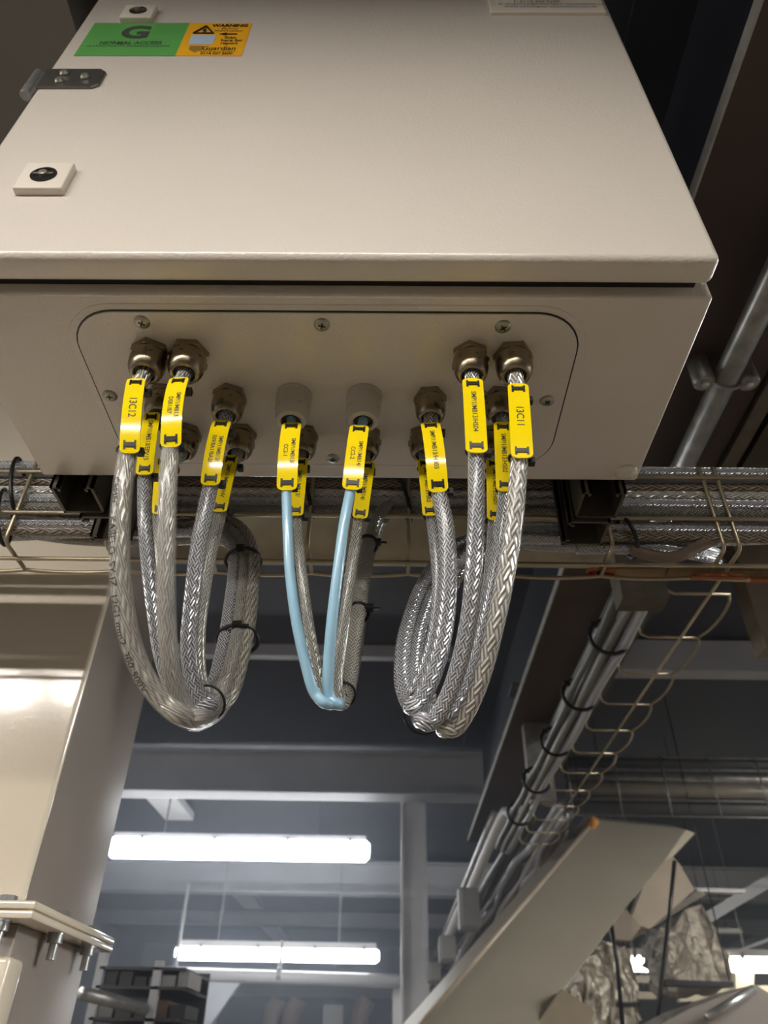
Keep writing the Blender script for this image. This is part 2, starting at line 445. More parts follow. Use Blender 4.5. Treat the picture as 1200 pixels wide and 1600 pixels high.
fin(bm, 'shield_emblem', mat('shield_ink', srgb(150, 118, 40), .5), sy)
c1 = at(357, 53, Y=YS - .0002)
bm = bmesh.new(); prism(bm, [c1 + V(-.010, 0, 0), c1 + V(-.002, 0, .004), c1 + V(-.002, 0, -.004)], V(0, .0003, 0)); box(bm, c1.x - .002, c1.x + .009, c1.y, c1.y + .0003, c1.z - .0015, c1.z + .0015)
fin(bm, 'arrow_mark', ink, sy)
# label plate upper right
a = at(767, 21, Y=YD - .002); b = at(951, 20, Y=YD - .002)
lp = fin(bx(a.x, b.x - .003, YD - .0034, YD + .0002, a.z, a.z + .11), 'label_plate', offwhite, enc, bevel=.0004, seg=1)
for s, px, py in (('E: enquiries@switchgear-automation.co.uk', 868, 6), ('www.switchgear-automation.co.uk', 860, 10), ('F: 0114 256 9200', 838, 2.5), ('T: 0114 256 9100', 838, -1)):
    c = at(px, py, Y=YD - .0036)
    text_obj('lettering', s, .0075, ink, Matrix.Translation(c) @ Matrix.Rotation(math.pi / 2, 4, 'X'), lp, xscale=.95)

# struts carrying the box: C channels seen end on
def c_channel(name, label, x0, y0, wdt, dep, z0, z1, open_dir, parent=None):
    t = .0028; lip = .009; L_ = .007
    if open_dir == '-Y':   # back at far side
        pts = [(x0, y0, x0 + lip, y0 + t), (x0, y0, x0 + t, y0 + dep), (x0, y0 + dep - t, x0 + wdt, y0 + dep), (x0 + wdt - t, y0, x0 + wdt, y0 + dep), (x0 + wdt - lip, y0, x0 + wdt, y0 + t),
               (x0 + lip - t, y0, x0 + lip, y0 + L_), (x0 + wdt - lip, y0, x0 + wdt - lip + t, y0 + L_)]
    else:                  # open towards -X
        pts = [(x0, y0, x0 + t, y0 + lip), (x0, y0, x0 + wdt, y0 + t), (x0 + wdt - t, y0, x0 + wdt, y0 + dep), (x0, y0 + dep - t, x0 + wdt, y0 + dep), (x0, y0 + dep - lip, x0 + t, y0 + dep),
               (x0, y0 + lip - t, x0 + L_, y0 + lip), (x0, y0 + dep - lip, x0 + L_, y0 + dep - lip + t)]
    bm = bmesh.new()
    for a, b, c, d in pts: box(bm, a, c, b, d, z0, z1)
    return tag(fin(bm, name, steeld), label, 'strut')
c_channel('strut_channel', 'galvanised channel strut end below the left rear corner of the enclosure', -.334, .548, .042, .0415, 2.044, 2.9, '-Y')
c_channel('strut_channel', 'galvanised channel strut end below the right rear corner of the enclosure', .1815, .548, .042, .0415, 2.044, 2.9, '-Y')
c_channel('strut_channel', 'rear channel strut behind the left strut, its open side turned left', -.318, .5902, .042, .0415, 2.04, 2.9, '-X')
c_channel('strut_channel', 'rear channel strut behind the right strut, its open side turned left', .176, .5902, .042, .0415, 2.04, 2.9, '-X')

# ------------------------------------------------------------------ glands
GR = [.3884, .4350, .4815]
glands = [  # x, row, kind, R
    (-.1956, 0, 'm', .0150), (-.1645, 0, 'm', .0150), (-.1401, 1, 'm', .0142), (-.1385, 2, 'm', .0138), (-.1961, 1, 'm', .0142), (-.1880, 2, 'm', .0138),
    (-.0854, 1, 'w', .0142), (-.0259, 1, 'w', .0142), (-.0820, 2, 'm', .0132), (-.0255, 2, 'm', .0132),
    (.0300, 1, 'm', .0132), (.0265, 2, 'm', .0135), (.0597, 0, 'm', .0142), (.0935, 0, 'm', .0150), (.0888, 1, 'm', .0142), (.0840, 2, 'm', .0138)]
def gland(x, y, kind, R):
    m = brass if kind == 'm' else whiteg
    L = .026 if kind == 'm' else .031
    c = V(x, y, PZ)
    ro = random.uniform(0, 1)
    bm = bmesh.new()
    def hexa(R0, z0, z1, rot, n=6):
        poly = [c + V(R0 * math.cos(rot + 2 * math.pi * k / n), R0 * math.sin(rot + 2 * math.pi * k / n), z0) for k in range(n)]
        prism(bm, poly, V(0, 0, z1 - z0))
    if kind == 'm':
        hexa(R * 1.06, 0.0005, -.006, ro)
        g = fin(bm, 'cable_gland', m, enc, bevel=.0007, seg=2, autos=True)
        bm = bmesh.new(); lathe(bm, [(R * .86, -.0055), (R * .86, -.0075)], c, 'Z', 32)
        bm2 = bmesh.new()
        lathe(bm, [(R * .97, -.007), (R * .98, -.012), (R * .97, -.014), (R * .965, -.0165), (R * .945, -.019), (R * .905, -.0212), (R * .85, -.0232), (R * .78, -.0248), (R * .70, -L + .0002), (R * .63, -L), (R * .57, -L + .0006), (R * .54, -L + .003), (R * .54, -.012)], c, 'Z', 32)
        poly = [c + V(R * 1.05 * math.cos(ro + .4 + math.pi / 3 * k), R * 1.05 * math.sin(ro + .4 + math.pi / 3 * k), -.0075) for k in range(6)]
        prism(bm, poly, V(0, 0, -.0055))
        fin(bm, 'dome_nut', m, g, bevel=0, autos=True)
    else:
        lathe(bm, [(R * 1.08, .0005), (R * 1.08, -.0025), (R * 1.0, -.003)], c, 'Z', 32)
        g = fin(bm, 'cable_gland', m, enc, autos=True)
        bm = bmesh.new()
        poly = [c + V(R * 1.04 * math.cos(ro + math.pi / 5 * k), R * 1.04 * math.sin(ro + math.pi / 5 * k), -.003) for k in range(10)]
        prism(bm, poly, V(0, 0, -.016))
        lathe(bm, [(R * .99, -.017), (R * .99, -.021), (R * .95, -.026), (R * .85, -L + .001), (R * .72, -L), (R * .6, -L), (R * .58, -.012)], c, 'Z', 32)
        fin(bm, 'dome_nut', m, g, autos=True)
    bm = bmesh.new(); lathe(bm, [(R * .56, -.010), (R * .56, -L + .0035), (R * .3, -L + .0035)], c, 'Z', 24)
    fin(bm, 'rubber_seal', darkplas, g, autos=True)
for x, r, k, R in glands: gland(x, GR[r], k, R)


# ------------------------------------------------------------------ cables
def build_cable(name, label, cat, pts, r, m, group=None, seg=18, n=7):
    path = catmull(pts, n)
    o = fin(tb(path, r, seg), name, m, smooth=True)
    tag(o, label, cat, group); return o, path

def drop(gi, img, Yb, up=2.4):
    """gland index, image points from just under the gland to the lowest point -> world points"""
    x, rr, k, R = glands[gi]; y = GR[rr]; z0 = PZ - .01
    yo = img[0][1]; yb = img[-1][1]; out = [V(x, y, z0), V(x, y, PZ - .028)]
    for px, py in img[1:]:
        s = (py - yo) / (yb - yo); out.append(at(px, py, Y=y + .001 + (Yb - y) * s ** up))
    return out

def ret(img): return [at(a, b, Y=y) for a, b, y in img]

LEFT = -1.5
def tray_left(z, Y): return [V(-.30, Y, z), V(-.45, Y, z), V(-.9, Y, z), V(LEFT, Y, z)]
def tray_right(z, Y): return [V(.22, Y, z), V(.4, Y, z), V(.9, Y, z), V(1.5, Y, z)]
retL = {
 's1': [(330, 1088, .520), (345, 1030, .545), (356, 972, .565), (366, 885, .60), (360, 850, .625), (330, 832, .655), (270, 832, .672), (215, 834, .675)],
 's2': [(330, 1112, .508), (360, 1040, .535), (374, 972, .560), (382, 885, .60), (375, 845, .63), (345, 820, .66), (280, 820, .672), (215, 822, .675)],
 's3': [(318, 1124, .510), (360, 1085, .53), (380, 1020, .548), (391, 960, .565), (397, 885, .60), (391, 845, .63), (362, 815, .662), (300, 808, .675), (230, 810, .69)],
 'b1': [(325, 1100, .535), (350, 1040, .56), (366, 972, .585), (376, 885, .62), (368, 850, .645), (335, 828, .675), (270, 826, .69), (215, 828, .69)],
 'b2': [(320, 1110, .53), (362, 1045, .56), (384, 960, .585), (390, 885, .62), (383, 848, .645), (350, 815, .68), (290, 812, .70), (220, 814, .705)],
}
retM = [(536, 1092, .505), (547, 1054, .525), (553, 1008, .545), (559, 962, .562), (566, 905, .59), (573, 863, .605), (581, 836, .618), (592, 806, .635), (612, 785, .655), (650, 775, .668), (700, 773, .672)]
retR = {
 'r1': [(640, 1100, .51), (628, 1066, .525), (630, 1008, .545), (640, 966, .565), (655, 924, .585), (677, 886, .605), (712, 852, .635), (760, 840, .665), (830, 842, .675)],
 'r2': [(655, 1120, .51), (647, 1070, .53), (650, 1008, .555), (663, 960, .575), (680, 915, .60), (705, 875, .625), (740, 848, .66), (790, 832, .675), (860, 834, .68)],
 'r3': [(690, 1134, .505), (665, 1095, .53), (662, 1030, .56), (680, 960, .585), (700, 900, .61), (730, 860, .64), (780, 832, .67), (830, 822, .675)],
 'b': [(680, 1120, .525), (660, 1080, .55), (668, 1000, .58), (690, 930, .605), (715, 885, .63), (750, 850, .665), (800, 835, .69), (860, 832, .69)],
}
ZL = [2.062, 2.073, 2.083, 2.064, 2.085]
ZR = [2.055, 2.064, 2.078, 2.066]
CS = [
 (0, [(226, 583), (213, 610), (204, 660), (199, 712), (191, 770), (187, 835), (188, 900), (196, 965), (208, 1015), (228, 1060), (255, 1096), (287, 1120)], .470, 's3', .0060, br_spiral, 'clear jacketed cable with steep spiral screen and printed lettering, outermost on the left'),
 (4, [(246, 643), (237, 670), (230, 710), (226, 745), (226, 800), (229, 850), (235, 910), (242, 965), (250, 1015), (263, 1060), (283, 1100), (305, 1118)], .500, 'b1', .0054, br_fine, 'fine silver braided cable second from the left in the left loop'),
 (1, [(287, 583), (278, 610), (271, 660), (266, 705), (262, 760), (260, 835), (259, 910), (261, 985), (266, 1035), (277, 1083), (294, 1116), (310, 1121)], .480, 's2', .0057, br_long, 'clear jacketed dull grey cable in front at the middle of the left loop'),
 (5, [(278, 705), (262, 730), (252, 770), (246, 810), (247, 860), (252, 920), (258, 980), (268, 1040), (284, 1090), (306, 1108)], .512, 'b2', .0052, br_warm, 'pale cable hidden behind the front cable of the left loop'),
 (2, [(353, 650), (345, 680), (335, 730), (328, 765), (318, 810), (309, 860), (303, 910), (298, 960), (295, 1010), (301, 1060), (314, 1094), (326, 1102)], .495, 's1', .0060, br_fine, 'silver braided cable at the right of the left loop'),
 (3, [(368, 708), (360, 735), (350, 780), (340, 820), (328, 870), (318, 930), (311, 990), (312, 1050), (322, 1088), (332, 1092)], .515, 's1', .0050, br_warm, 'silver braided cable tucked behind the rightmost front cable of the left loop'),
 (6, [(457, 659), (453, 690), (448, 740), (447.5, 770), (449, 817), (453, 893), (463, 970), (480, 1047), (492, 1083), (512, 1100)], .478, 'm1', .0038, blue, 'light blue cable on the left of the middle loop'),
 (8, [(470, 706), (467, 740), (464, 790), (465, 830), (471, 893), (481, 970), (491, 1027), (502, 1070), (520, 1094)], .500, 'm2', .0043, br_warm, 'grey braided cable behind the left light blue cable'),
 (7, [(568, 660), (560, 690), (551, 740), (547, 770), (538, 817), (528, 893), (519, 970), (513, 1047), (514, 1088), (527, 1100)], .484, 'm3', .0041, blue, 'light blue cable on the right of the middle loop'),
 (9, [(572, 712), (569, 745), (563, 790), (558, 830), (548, 893), (538, 970), (530, 1030), (526, 1070), (531, 1092)], .500, 'm0', .0045, br_warm, 'grey braided cable behind the right light blue cable'),
 (10, [(673, 654), (675, 680), (681, 730), (687, 775), (697, 825), (701, 893), (699, 950), (690, 1008), (676, 1055), (658, 1092), (644, 1102)], .485, 'r1', .0063, br_fine, 'silver braided cable at the left front of the right loop'),
 (11, [(664, 712), (665, 740), (670, 780), (676, 820), (684, 893), (683, 950), (675, 1008), (662, 1050), (648, 1082)], .510, 'r1b', .0050, br_fine, 'silver braided cable behind the left front cable of the right loop'),
 (12, [(737, 589), (739, 620), (743, 680), (744, 740), (744, 817), (740, 893), (733, 965), (717, 1040), (697, 1095), (675, 1128), (660, 1125)], .480, 'r2', .0059, br_fine, 'silver braided cable down the middle of the right loop'),
 (14, [(784, 655), (787, 690), (789, 740), (788, 775), (785, 817), (775, 893), (760, 970), (739, 1047), (712, 1105), (692, 1128)], .495, 'r3', .0052, br_fine, 'braided cable second from the right in the right loop'),
 (13, [(804, 595), (810, 630), (814, 680), (810, 735), (803, 817), (791, 893), (775, 970), (755, 1047), (735, 1100), (712, 1136), (695, 1136)], .488, 'r3', .0063, br_coarse, 'coarse pale braided cable, outermost on the right of the right loop'),
 (15, [(773, 714), (772, 750), (771, 800), (769, 850), (764, 900), (754, 970), (735, 1040), (710, 1095), (690, 1118)], .512, 'rb', .0046, br_fine, 'thin braided cable behind the two rightmost cables of the right loop'),
]
paths = {}
zc = {'s1': 0, 's2': 0, 's3': 0}
for gi, img, Yb, rt, r, m, lab in CS:
    pts = drop(gi, img, Yb)
    if rt in retL:
        off = V(0, 0, 0) if gi != 3 else V(.004, .022, .004)
        rp = [p + off * min(1, i / 1 + .2) for i, p in enumerate(ret(retL[rt]))]
        e = rp[-1]; pts += rp + [V(-.36, e.y, e.z), V(-.6, .668 + .01 * (gi % 3), e.z), V(LEFT, .668 + .01 * (gi % 3), e.z)]
    elif rt[0] == 'm':
        k = int(rt[1]); off = (V(0, 0, 0), V(-.005, .011, .005), V(.002, .017, -.003), V(-.003, .016, .006))[k]
        rp = [p + off * min(1, .3 + i * .3) for i, p in enumerate(ret(retM))]
        e = rp[-1]; pts += rp + [V(.2, e.y, e.z), V(.6, e.y, e.z), V(1.5, e.y, e.z)]
    else:
        key = {'r1b': 'r1', 'rb': 'b'}.get(rt, rt); off = V(.004, .02, .003) if rt == 'r1b' else (V(.006, .018, .0) if gi == 13 else V(0, 0, 0))
        rp = [p + off * min(1, .2 + i * .4) for i, p in enumerate(ret(retR[key]))]
        e = rp[-1]; pts += rp + [V(.25, e.y, e.z), V(.6, .668, e.z), V(1.5, .668, e.z)]
    if gi == 9: r_tag = r; r = [.0045 if i < 60 else min(.0066, .0045 + (i - 60) * .0003) for i in range(7 * (len(pts) - 1) + 1)]
    o, path = build_cable('cable', lab, 'cable', pts, r, m)
    if gi == 9: r = r_tag
    paths[gi] = (o, path, r)
    if gi in (0, 1):
        bm = bmesh.new(); tube(bm, path[10:96], r + .0011, 18, cap=False)
        fin(bm, 'clear_jacket', clear, o, smooth=True)['label'] = 'clear plastic jacket'

# lettering printed down the outermost left cable
o, path, r = paths[0]
me = text_mesh('CEMEC - KABELO  SY-JZ  12G1 mm2  300-500V', .0058, align='LEFT', xscale=1.25)
L = [0]
for i in range(1, len(path)): L.append(L[-1] + (path[i] - path[i - 1]).length)
# start where the photo shows it (about y = 755)
def imgy(p): d = p - CAM; return 800 + F * d.dot(AD) / d.dot(AF)
i0 = min(range(8, 90), key=lambda i: abs(imgy(path[i]) - 752))
for v in me.vertices:
    s = L[i0] + v.co.x; k = i0
    while k < len(L) - 2 and L[k + 1] < s: k += 1
    t = (s - L[k]) / (L[k + 1] - L[k]); p = path[k].lerp(path[k + 1], t); T = (path[k + 1] - path[k]).normalized()
    vd = (CAM - p).normalized(); vd = (vd - T * vd.dot(T)).normalized(); side = T.cross(vd)
    a = (v.co.y / r) - .75
    p2 = p + (vd * math.cos(a) - side * math.sin(a)) * (r + .0016)
    v.co = p2
link('lettering', me, ink, o)


# ------------------------------------------------------------------ tags
def cable_tag(gi, top, bot, wpx, lines, lab, twist=0, push=0, bulge=.001):
    o, path, r = paths[gi]
    def centre(y):
        k = min(range(2, len(path) // 2), key=lambda i: abs(imgy(path[i]) - y)); return path[k]
    off = r + .0022 + push
    ct, cb = centre(top[1]), centre(bot[1])
    A = at(top[0], top[1], Y=ct.y - off * .9); B = at(bot[0], bot[1], Y=cb.y - off * .9)
    cm = centre((top[1] + bot[1]) / 2)
    dep = (A - CAM).dot(AF); Wd = wpx / F * dep
    ax = (B - A); Lh = ax.length; ax.normalize()
    X = V(math.cos(twist), math.sin(twist), 0); X = (X - ax * X.dot(ax)).normalized(); Nn = ax.cross(X)   # normal
    if Nn.y > 0: Nn = -Nn
    root = empty('cable_tag', A.lerp(B, .5)); tag(root, lab, 'cable tag')
    def S(u, v, h=0):   # u 0..1 down, v -.5...5 across
        c = A + ax * (u * Lh); bl = 4 * u * (1 - u) * bulge
        sl = 4 * (1 - 2 * u) * bulge / Lh; n = (Nn - ax * sl).normalized()
        return c + Nn * (bl - bulge * .35) + X * (v * Wd) + n * h
    # plate with rounded/chamfered ends
    bm = bmesh.new(); n = 16; rows = []
    cr = .16 * Wd / Lh * 1.6
    for i in range(n + 1):
        u = i / n
        rows.append(u)
    rows = sorted(set([0, cr * .3, cr * .7, cr, 1 - cr, 1 - cr * .7, 1 - cr * .3, 1] + [u for u in rows if cr < u < 1 - cr]))
    th = .0011; grid = []
    for u in rows:
        e = min(u, 1 - u); hw = .5 if e >= cr else .5 - .26 * (1 - math.sqrt(max(0, 1 - (1 - e / cr) ** 2)))
        grid.append([[bm.verts.new(S(u, hw * s, h)) for s in (-1, -.5, 0, .5, 1)] for h in (0, th)])
    for i in range(len(rows) - 1):
        for k in range(4):
            bm.faces.new((grid[i][1][k], grid[i][1][k + 1], grid[i + 1][1][k + 1], grid[i + 1][1][k]))
            bm.faces.new((grid[i][0][k], grid[i + 1][0][k], grid[i + 1][0][k + 1], grid[i][0][k + 1]))
        for k in (0, 4): bm.faces.new((grid[i][0][k], grid[i][1][k], grid[i + 1][1][k], grid[i + 1][0][k]))
    for i in (0, -1):
        for k in range(4): bm.faces.new((grid[i][0][k], grid[i][0][k + 1], grid[i][1][k + 1], grid[i][1][k]))
    fin(bm, 'tag_plate', yellow, root, autos=True)
    # tie straps through the slots
    for u in (.085, .915):
        bm = bmesh.new(); du = .0022 / Lh
        def patch(u0, u1, v0, v1, h0, h1):
            vs = [bm.verts.new(S(a, b, c)) for c in (h0, h1) for a, b in ((u0, v0), (u0, v1), (u1, v1), (u1, v0))]
            for f in ((0, 3, 2, 1), (4, 5, 6, 7), (0, 1, 5, 4), (1, 2, 6, 5), (2, 3, 7, 6), (3, 0, 4, 7)): bm.faces.new([vs[i] for i in f])
        patch(u - du * .75, u + du * .75, -.27, .27, th, th + .0009)
        for sgn in (-1, 1): patch(u - du * 1.5, u + du * 1.5, sgn * .27 - .05, sgn * .27 + .05, th, th + .0004)
        # loop round the cable behind
        q = S(u, 0, 0); kk = min(range(2, len(path) // 2), key=lambda i: (path[i] - q).length); c = path[kk]
        rr = r + .0012; T = (path[kk + 1] - path[kk - 1]).normalized(); uu = (X - T * X.dot(T)).normalized(); ww = T.cross(uu)
        tube(bm, [c + uu * rr * math.cos(t * math.pi / 8) + ww * rr * math.sin(t * math.pi / 8) for t in range(16)], .0011, 6, closed=True)
        hd = c + uu * (rr + .001); box(bm, hd.x - .002, hd.x + .0025, hd.y - .001, hd.y + .004, hd.z - .0025, hd.z + .0025)
        fin(bm, 'tie_strap', tieblk, root)
    # lettering reads down the tag
    sz = .0076 if len(lines) == 1 and len(lines[0]) < 7 else (.0052 if len(lines) == 1 else .0046)
    for li, s in enumerate(lines):
        me = text_mesh(s, sz, align='CENTER', xscale=1.0 if sz > .005 else 1.02, bold=.00008)
        w = max(v.co.x for v in me.vertices) - min(v.co.x for v in me.vertices)
        k = min(1, Lh * (.64 if len(s) > 8 else .3) / w)
        c0 = (0 if len(lines) == 1 else (.2, -.16)[li])
        u0 = .5 if len(lines) > 1 else .47
        for v in me.vertices: v.co = S(u0 + v.co.x * k / Lh, c0 + v.co.y / Wd, th + .00012)
        link('lettering', me, ink, root)

TG = [
 (0, (213, 590), (202, 706), 28, ['13C12'], 'yellow tag reading 13C12 on the outermost left cable', .15),
 (4, (238, 645), (225, 742), 25, ['SMP/1/MB13/EPV15'], 'yellow tag reading SMP/1/MB13/EPV15', .1),
 (1, (280, 588), (266, 696), 30, ['SMP/1/MB13/', 'DSB1/87'], 'yellow two line tag with a glare band, third from the left', 0),
 (5, (256, 715), (250, 803), 24, ['SMP/1/MB13/CDR5'], 'yellow tag half hidden behind the front cable of the left loop', 0),
 (2, (347, 656), (328, 757), 29, ['SMP/1/MB13/', 'E09/BA1/BA2/'], 'yellow tag whose second line reads E09/BA1/BA2', 0),
 (3, (362, 712), (342, 800), 23, ['SMP/1/MB13/HV'], 'yellow tag hidden behind the tag reading E09/BA1/BA2', 0),
 (6, (456, 659), (448, 764), 30, ['SMP/1/MB13/', 'CC2-1'], 'yellow tag reading CC2-1 on the left light blue cable', 0),
 (8, (471, 716), (462, 806), 22, ['SMP/1/MB13/'], 'yellow tag behind the tag reading CC2-1', 0),
 (7, (562, 664), (550, 764), 30, ['SMP/1/MB14/', 'CC2-2'], 'yellow tag reading CC2-2 on the right light blue cable', 0),
 (9, (575, 722), (562, 810), 23, ['SMP/1/MB14/'], 'yellow tag behind the tag reading CC2-2', 0),
 (10, (672, 658), (685, 766), 30, ['SMP/1/MB13/HS03'], 'yellow tag reading SMP/1/MB13/HS03 with a glare band', 0),
 (11, (663, 718), (672, 806), 22, ['SMP/1/MB13/HRS'], 'yellow tag mostly hidden behind the tag ending HS03', 0),
 (12, (738, 592), (745, 708), 32, ['SMP/1/MB13/HS04'], 'yellow tag reading SMP/1/MB13/HS04', 0),
 (13, (809, 600), (816, 716), 32, ['13C11'], 'yellow tag reading 13C11 on the outermost right cable', -.05),
 (14, (785, 660), (790, 768), 28, ['SMP/1/MB13/HS02'], 'yellow tag reading SMP/1/MB13/HS02, partly behind the 13C11 tag', 0),
 (15, (772, 718), (774, 813), 25, ['SMP/1/MB13/HS01'], 'yellow tag reading HS01, lowest on the right', 0),
]
BULGE = {0: .006, 1: .007, 2: .0045, 6: .006, 7: .004, 10: .008}
for g_, t_, b_, w_, l_, lab, tw in TG: cable_tag(g_, t_, b_, w_, l_, lab, tw, bulge=BULGE.get(g_, .001))


# ------------------------------------------------------------------ cable ties
def ring_tie(label, c, axis, u, ru, rv, head=(1, 0), rad=.0014, m=tieblk, hs=.004):
    axis = axis.normalized(); u = (u - axis * u.dot(axis)).normalized(); v_ = axis.cross(u)
    bm = tb([c + u * ru * math.cos(t * math.pi / 14) + v_ * rv * math.sin(t * math.pi / 14) for t in range(28)], rad, 6, closed=True)
    o = tag(fin(bm, 'cable_tie', m, smooth=True), label, 'cable tie')
    h = c + u * ru * head[0] + v_ * rv * head[1]
    bm = bmesh.new(); mt = Matrix((u.to_4d(), v_.to_4d(), axis.to_4d(), (0, 0, 0, 1))).transposed(); mt.col[3] = h.to_4d(); mt[3][0] = mt[3][1] = mt[3][2] = 0; mt[3][3] = 1
    box(bm, -hs, hs, -hs * .8, hs * .8, -hs * .7, hs * .7, mt); box(bm, -.001, .006 + hs, -.0007, .0007, -.0015, .0015, mt)
    fin(bm, 'tie_head', m, o, bevel=.0005, seg=1)
XX = V(1, 0, 0)
ring_tie('black tie round the upper part of the left return bundle', at(380, 876, Y=.612), at(384, 840, Y=.63) - at(380, 930, Y=.585), XX, .0175, .015, (-.1, -1), rad=.0019)
ring_tie('black tie with a pointed tail halfway down the left return bundle', at(371, 1000, Y=.562), at(384, 950, Y=.58) - at(358, 1040, Y=.54), XX, .0175, .015, (.05, -1), rad=.0019)
ring_tie('black tie at the bottom of the left loop', at(326, 1098, Y=.512), at(356, 1075, Y=.53) - at(300, 1112, Y=.49), V(0, .6, 1), .013, .013, (.75, -.65), rad=.001, hs=.0045)
ring_tie('black tie highest on the middle return bundle', at(575, 850, Y=.615), at(582, 830, Y=.62) - at(566, 905, Y=.59), XX, .0095, .0105, (1, -.3), rad=.0018)
ring_tie('black tie halfway down the middle return bundle', at(560, 957, Y=.570), at(566, 920, Y=.585) - at(554, 1000, Y=.55), XX, .0095, .0105, (1, -.5), rad=.0018)
ring_tie('grey tinted tie at the bottom of the middle loop', at(536, 1085, Y=.51), at(548, 1060, Y=.52) - at(520, 1102, Y=.49), V(0, .6, 1), .009, .010, (.6, -.6), rad=.001)
ring_tie('thin black tie round the bottom of the right loop', at(664, 1112, Y=.513), at(640, 1085, Y=.53) - at(692, 1128, Y=.49), V(0, .6, 1), .016, .018, (0, 1), rad=.0008, hs=.002)

# ------------------------------------------------------------------ basket tray across, behind the box
YT = .64
zr = [at(600, y, Y=YT).z for y in (724, 742, 806, 849)]
ZC = zr[3]; yf = [at(600, y, Z=ZC).y for y in (875, 896)]
tray = empty('wire_basket_tray', V(0, YT, ZC)); tag(tray, 'zinc wire basket tray running across behind and below the enclosure', 'cable tray')
WR = .0024
for z in (zr[1], zr[2]): fin(tb([V(-1.5, YT, z), V(1.6, YT, z)], WR, 8), 'long_wire', wirem, tray, smooth=True)
fin(tb([V(-1.5, yf[0], ZC - .003), V(1.6, yf[0], ZC - .003)], WR, 8), 'long_wire', wirem, tray, smooth=True)
xs = []; x = at(3, 849, Y=YT).x
step = (at(639, 849, Y=YT).x - x) / 4
x -= step * 6
while x < 1.55: xs.append(x); x += step
wp = []
for i in range(len(xs) - 1):
    for k in range(8):
        t = k / 8; wp.append(V(xs[i] + (xs[i + 1] - xs[i]) * t, yf[1] + .0055 * math.sin(math.pi * t) ** .7, ZC))
wp.append(V(xs[-1], yf[1], ZC))
fin(tb(wp, WR, 8), 'edge_wire', wirem, tray, smooth=True)
def cross(x, dx=0):
    p = [V(x, YT + .014, zr[0] + .001), V(x, YT + .006, zr[0] + .002), V(x, YT + .0035, zr[0] - .006), V(x, YT + .0035, ZC + .008), V(x, YT + .006, ZC + .002), V(x, YT + .012, ZC), V(x + dx, yf[1], ZC)]
    fin(tb(p, WR * .95, 8), 'cross_wire', wirem, tray, smooth=True)
for x in xs[1:]:
    if abs(x - at(1139, 849, Y=YT).x) > .035: cross(x)
cross(at(1139, 849, Y=YT).x - .004); cross(at(1165, 870, Y=YT).x)

TCs = [(732, br_fine, .0062, 'highest silver braided cable lying in the wire basket tray'), (757, br_brown, .0064, 'coarse brownish braided cable, second from the top in the wire basket tray'),
       (770, br_coarse, .0060, 'coarse pale cable, third from the top in the wire basket tray'), (784, br_fine, .0060, 'silver braided cable in the middle of the wire basket tray'),
       (797, br_dull, .0058, 'dull grey cable just above the middle tray wire'), (820, br_fine, .0058, 'silver cable below the middle tray wire'), (834, br_brown, .0058, 'brown braided cable lowest in the wire basket tray')]
for i, (y, m, r, lab) in enumerate(TCs):
    z = at(600, y, Y=YT + .006 + r).z
    pts = [V(-1.5 + .25 * k, YT + .0068 + r + random.uniform(0, .0015), z + random.uniform(-.0012, .0012)) for k in range(13)]
    if y in (820, 834):    # these give way to the cables that leave for the left loop
        pts = [p for p in pts if p.x < -.2]
        o, _ = build_cable('cable', lab + ', entering from the left', 'cable', pts, r, m, n=5, seg=12)
        pts = [V(.2 + .25 * k, YT + .0068 + r, z + random.uniform(-.001, .001)) for k in range(6)]
        o, _ = build_cable('cable', lab + ', at the right end', 'cable', pts, r, m, n=5, seg=12)
    else:
        build_cable('cable', lab, 'cable', pts, r, m, n=5, seg=12)
for y, lab in ((745, 'dark grey cable added to darken the wire basket tray behind the top cables'), (790, 'dark grey cable added to darken the wire basket tray behind the middle cables')):
    z = at(600, y, Y=.68).z
    build_cable('cable', lab, 'cable', [V(-1.5 + .3 * k, .684, z + random.uniform(-.002, .002)) for k in range(11)], .0085, greyj, n=4, seg=12)  # second cable layer added for darkness behind the front one
# brown cable that sags out of the tray on the right
build_cable('cable', 'brown cable sagging across the right end of the wire basket tray', 'cable',
            ret([(985, 858, .652), (1020, 868, .648), (1055, 870, .648), (1090, 855, .652), (1130, 838, .66), (1200, 828, .67), (1300, 826, .67)]), .0062, brownj)
# ties binding the tray cables
for px, y0, y1, lab in ((28, 716, 800, 'black tie binding the cables at the far left of the tray'), (8, 765, 850, 'lower black tie at the far left edge of the tray'), (483, 760, 806, 'black tie on the tray cables behind the left light blue cable'), (632, 750, 812, 'black tie on the tray cables left of the tag ending HS03'), (980, 812, 868, 'thick black tie round the tray corner beside the right strut')):
    c = at(px, (y0 + y1) / 2, Y=.655); h = (at(px, y0, Y=.64).z - at(px, y1, Y=.64).z) / 2
    ring_tie(lab, c, V(1, 0, .25), V(0, 0, 1), h, .019, (.9, -.4), rad=.0024)
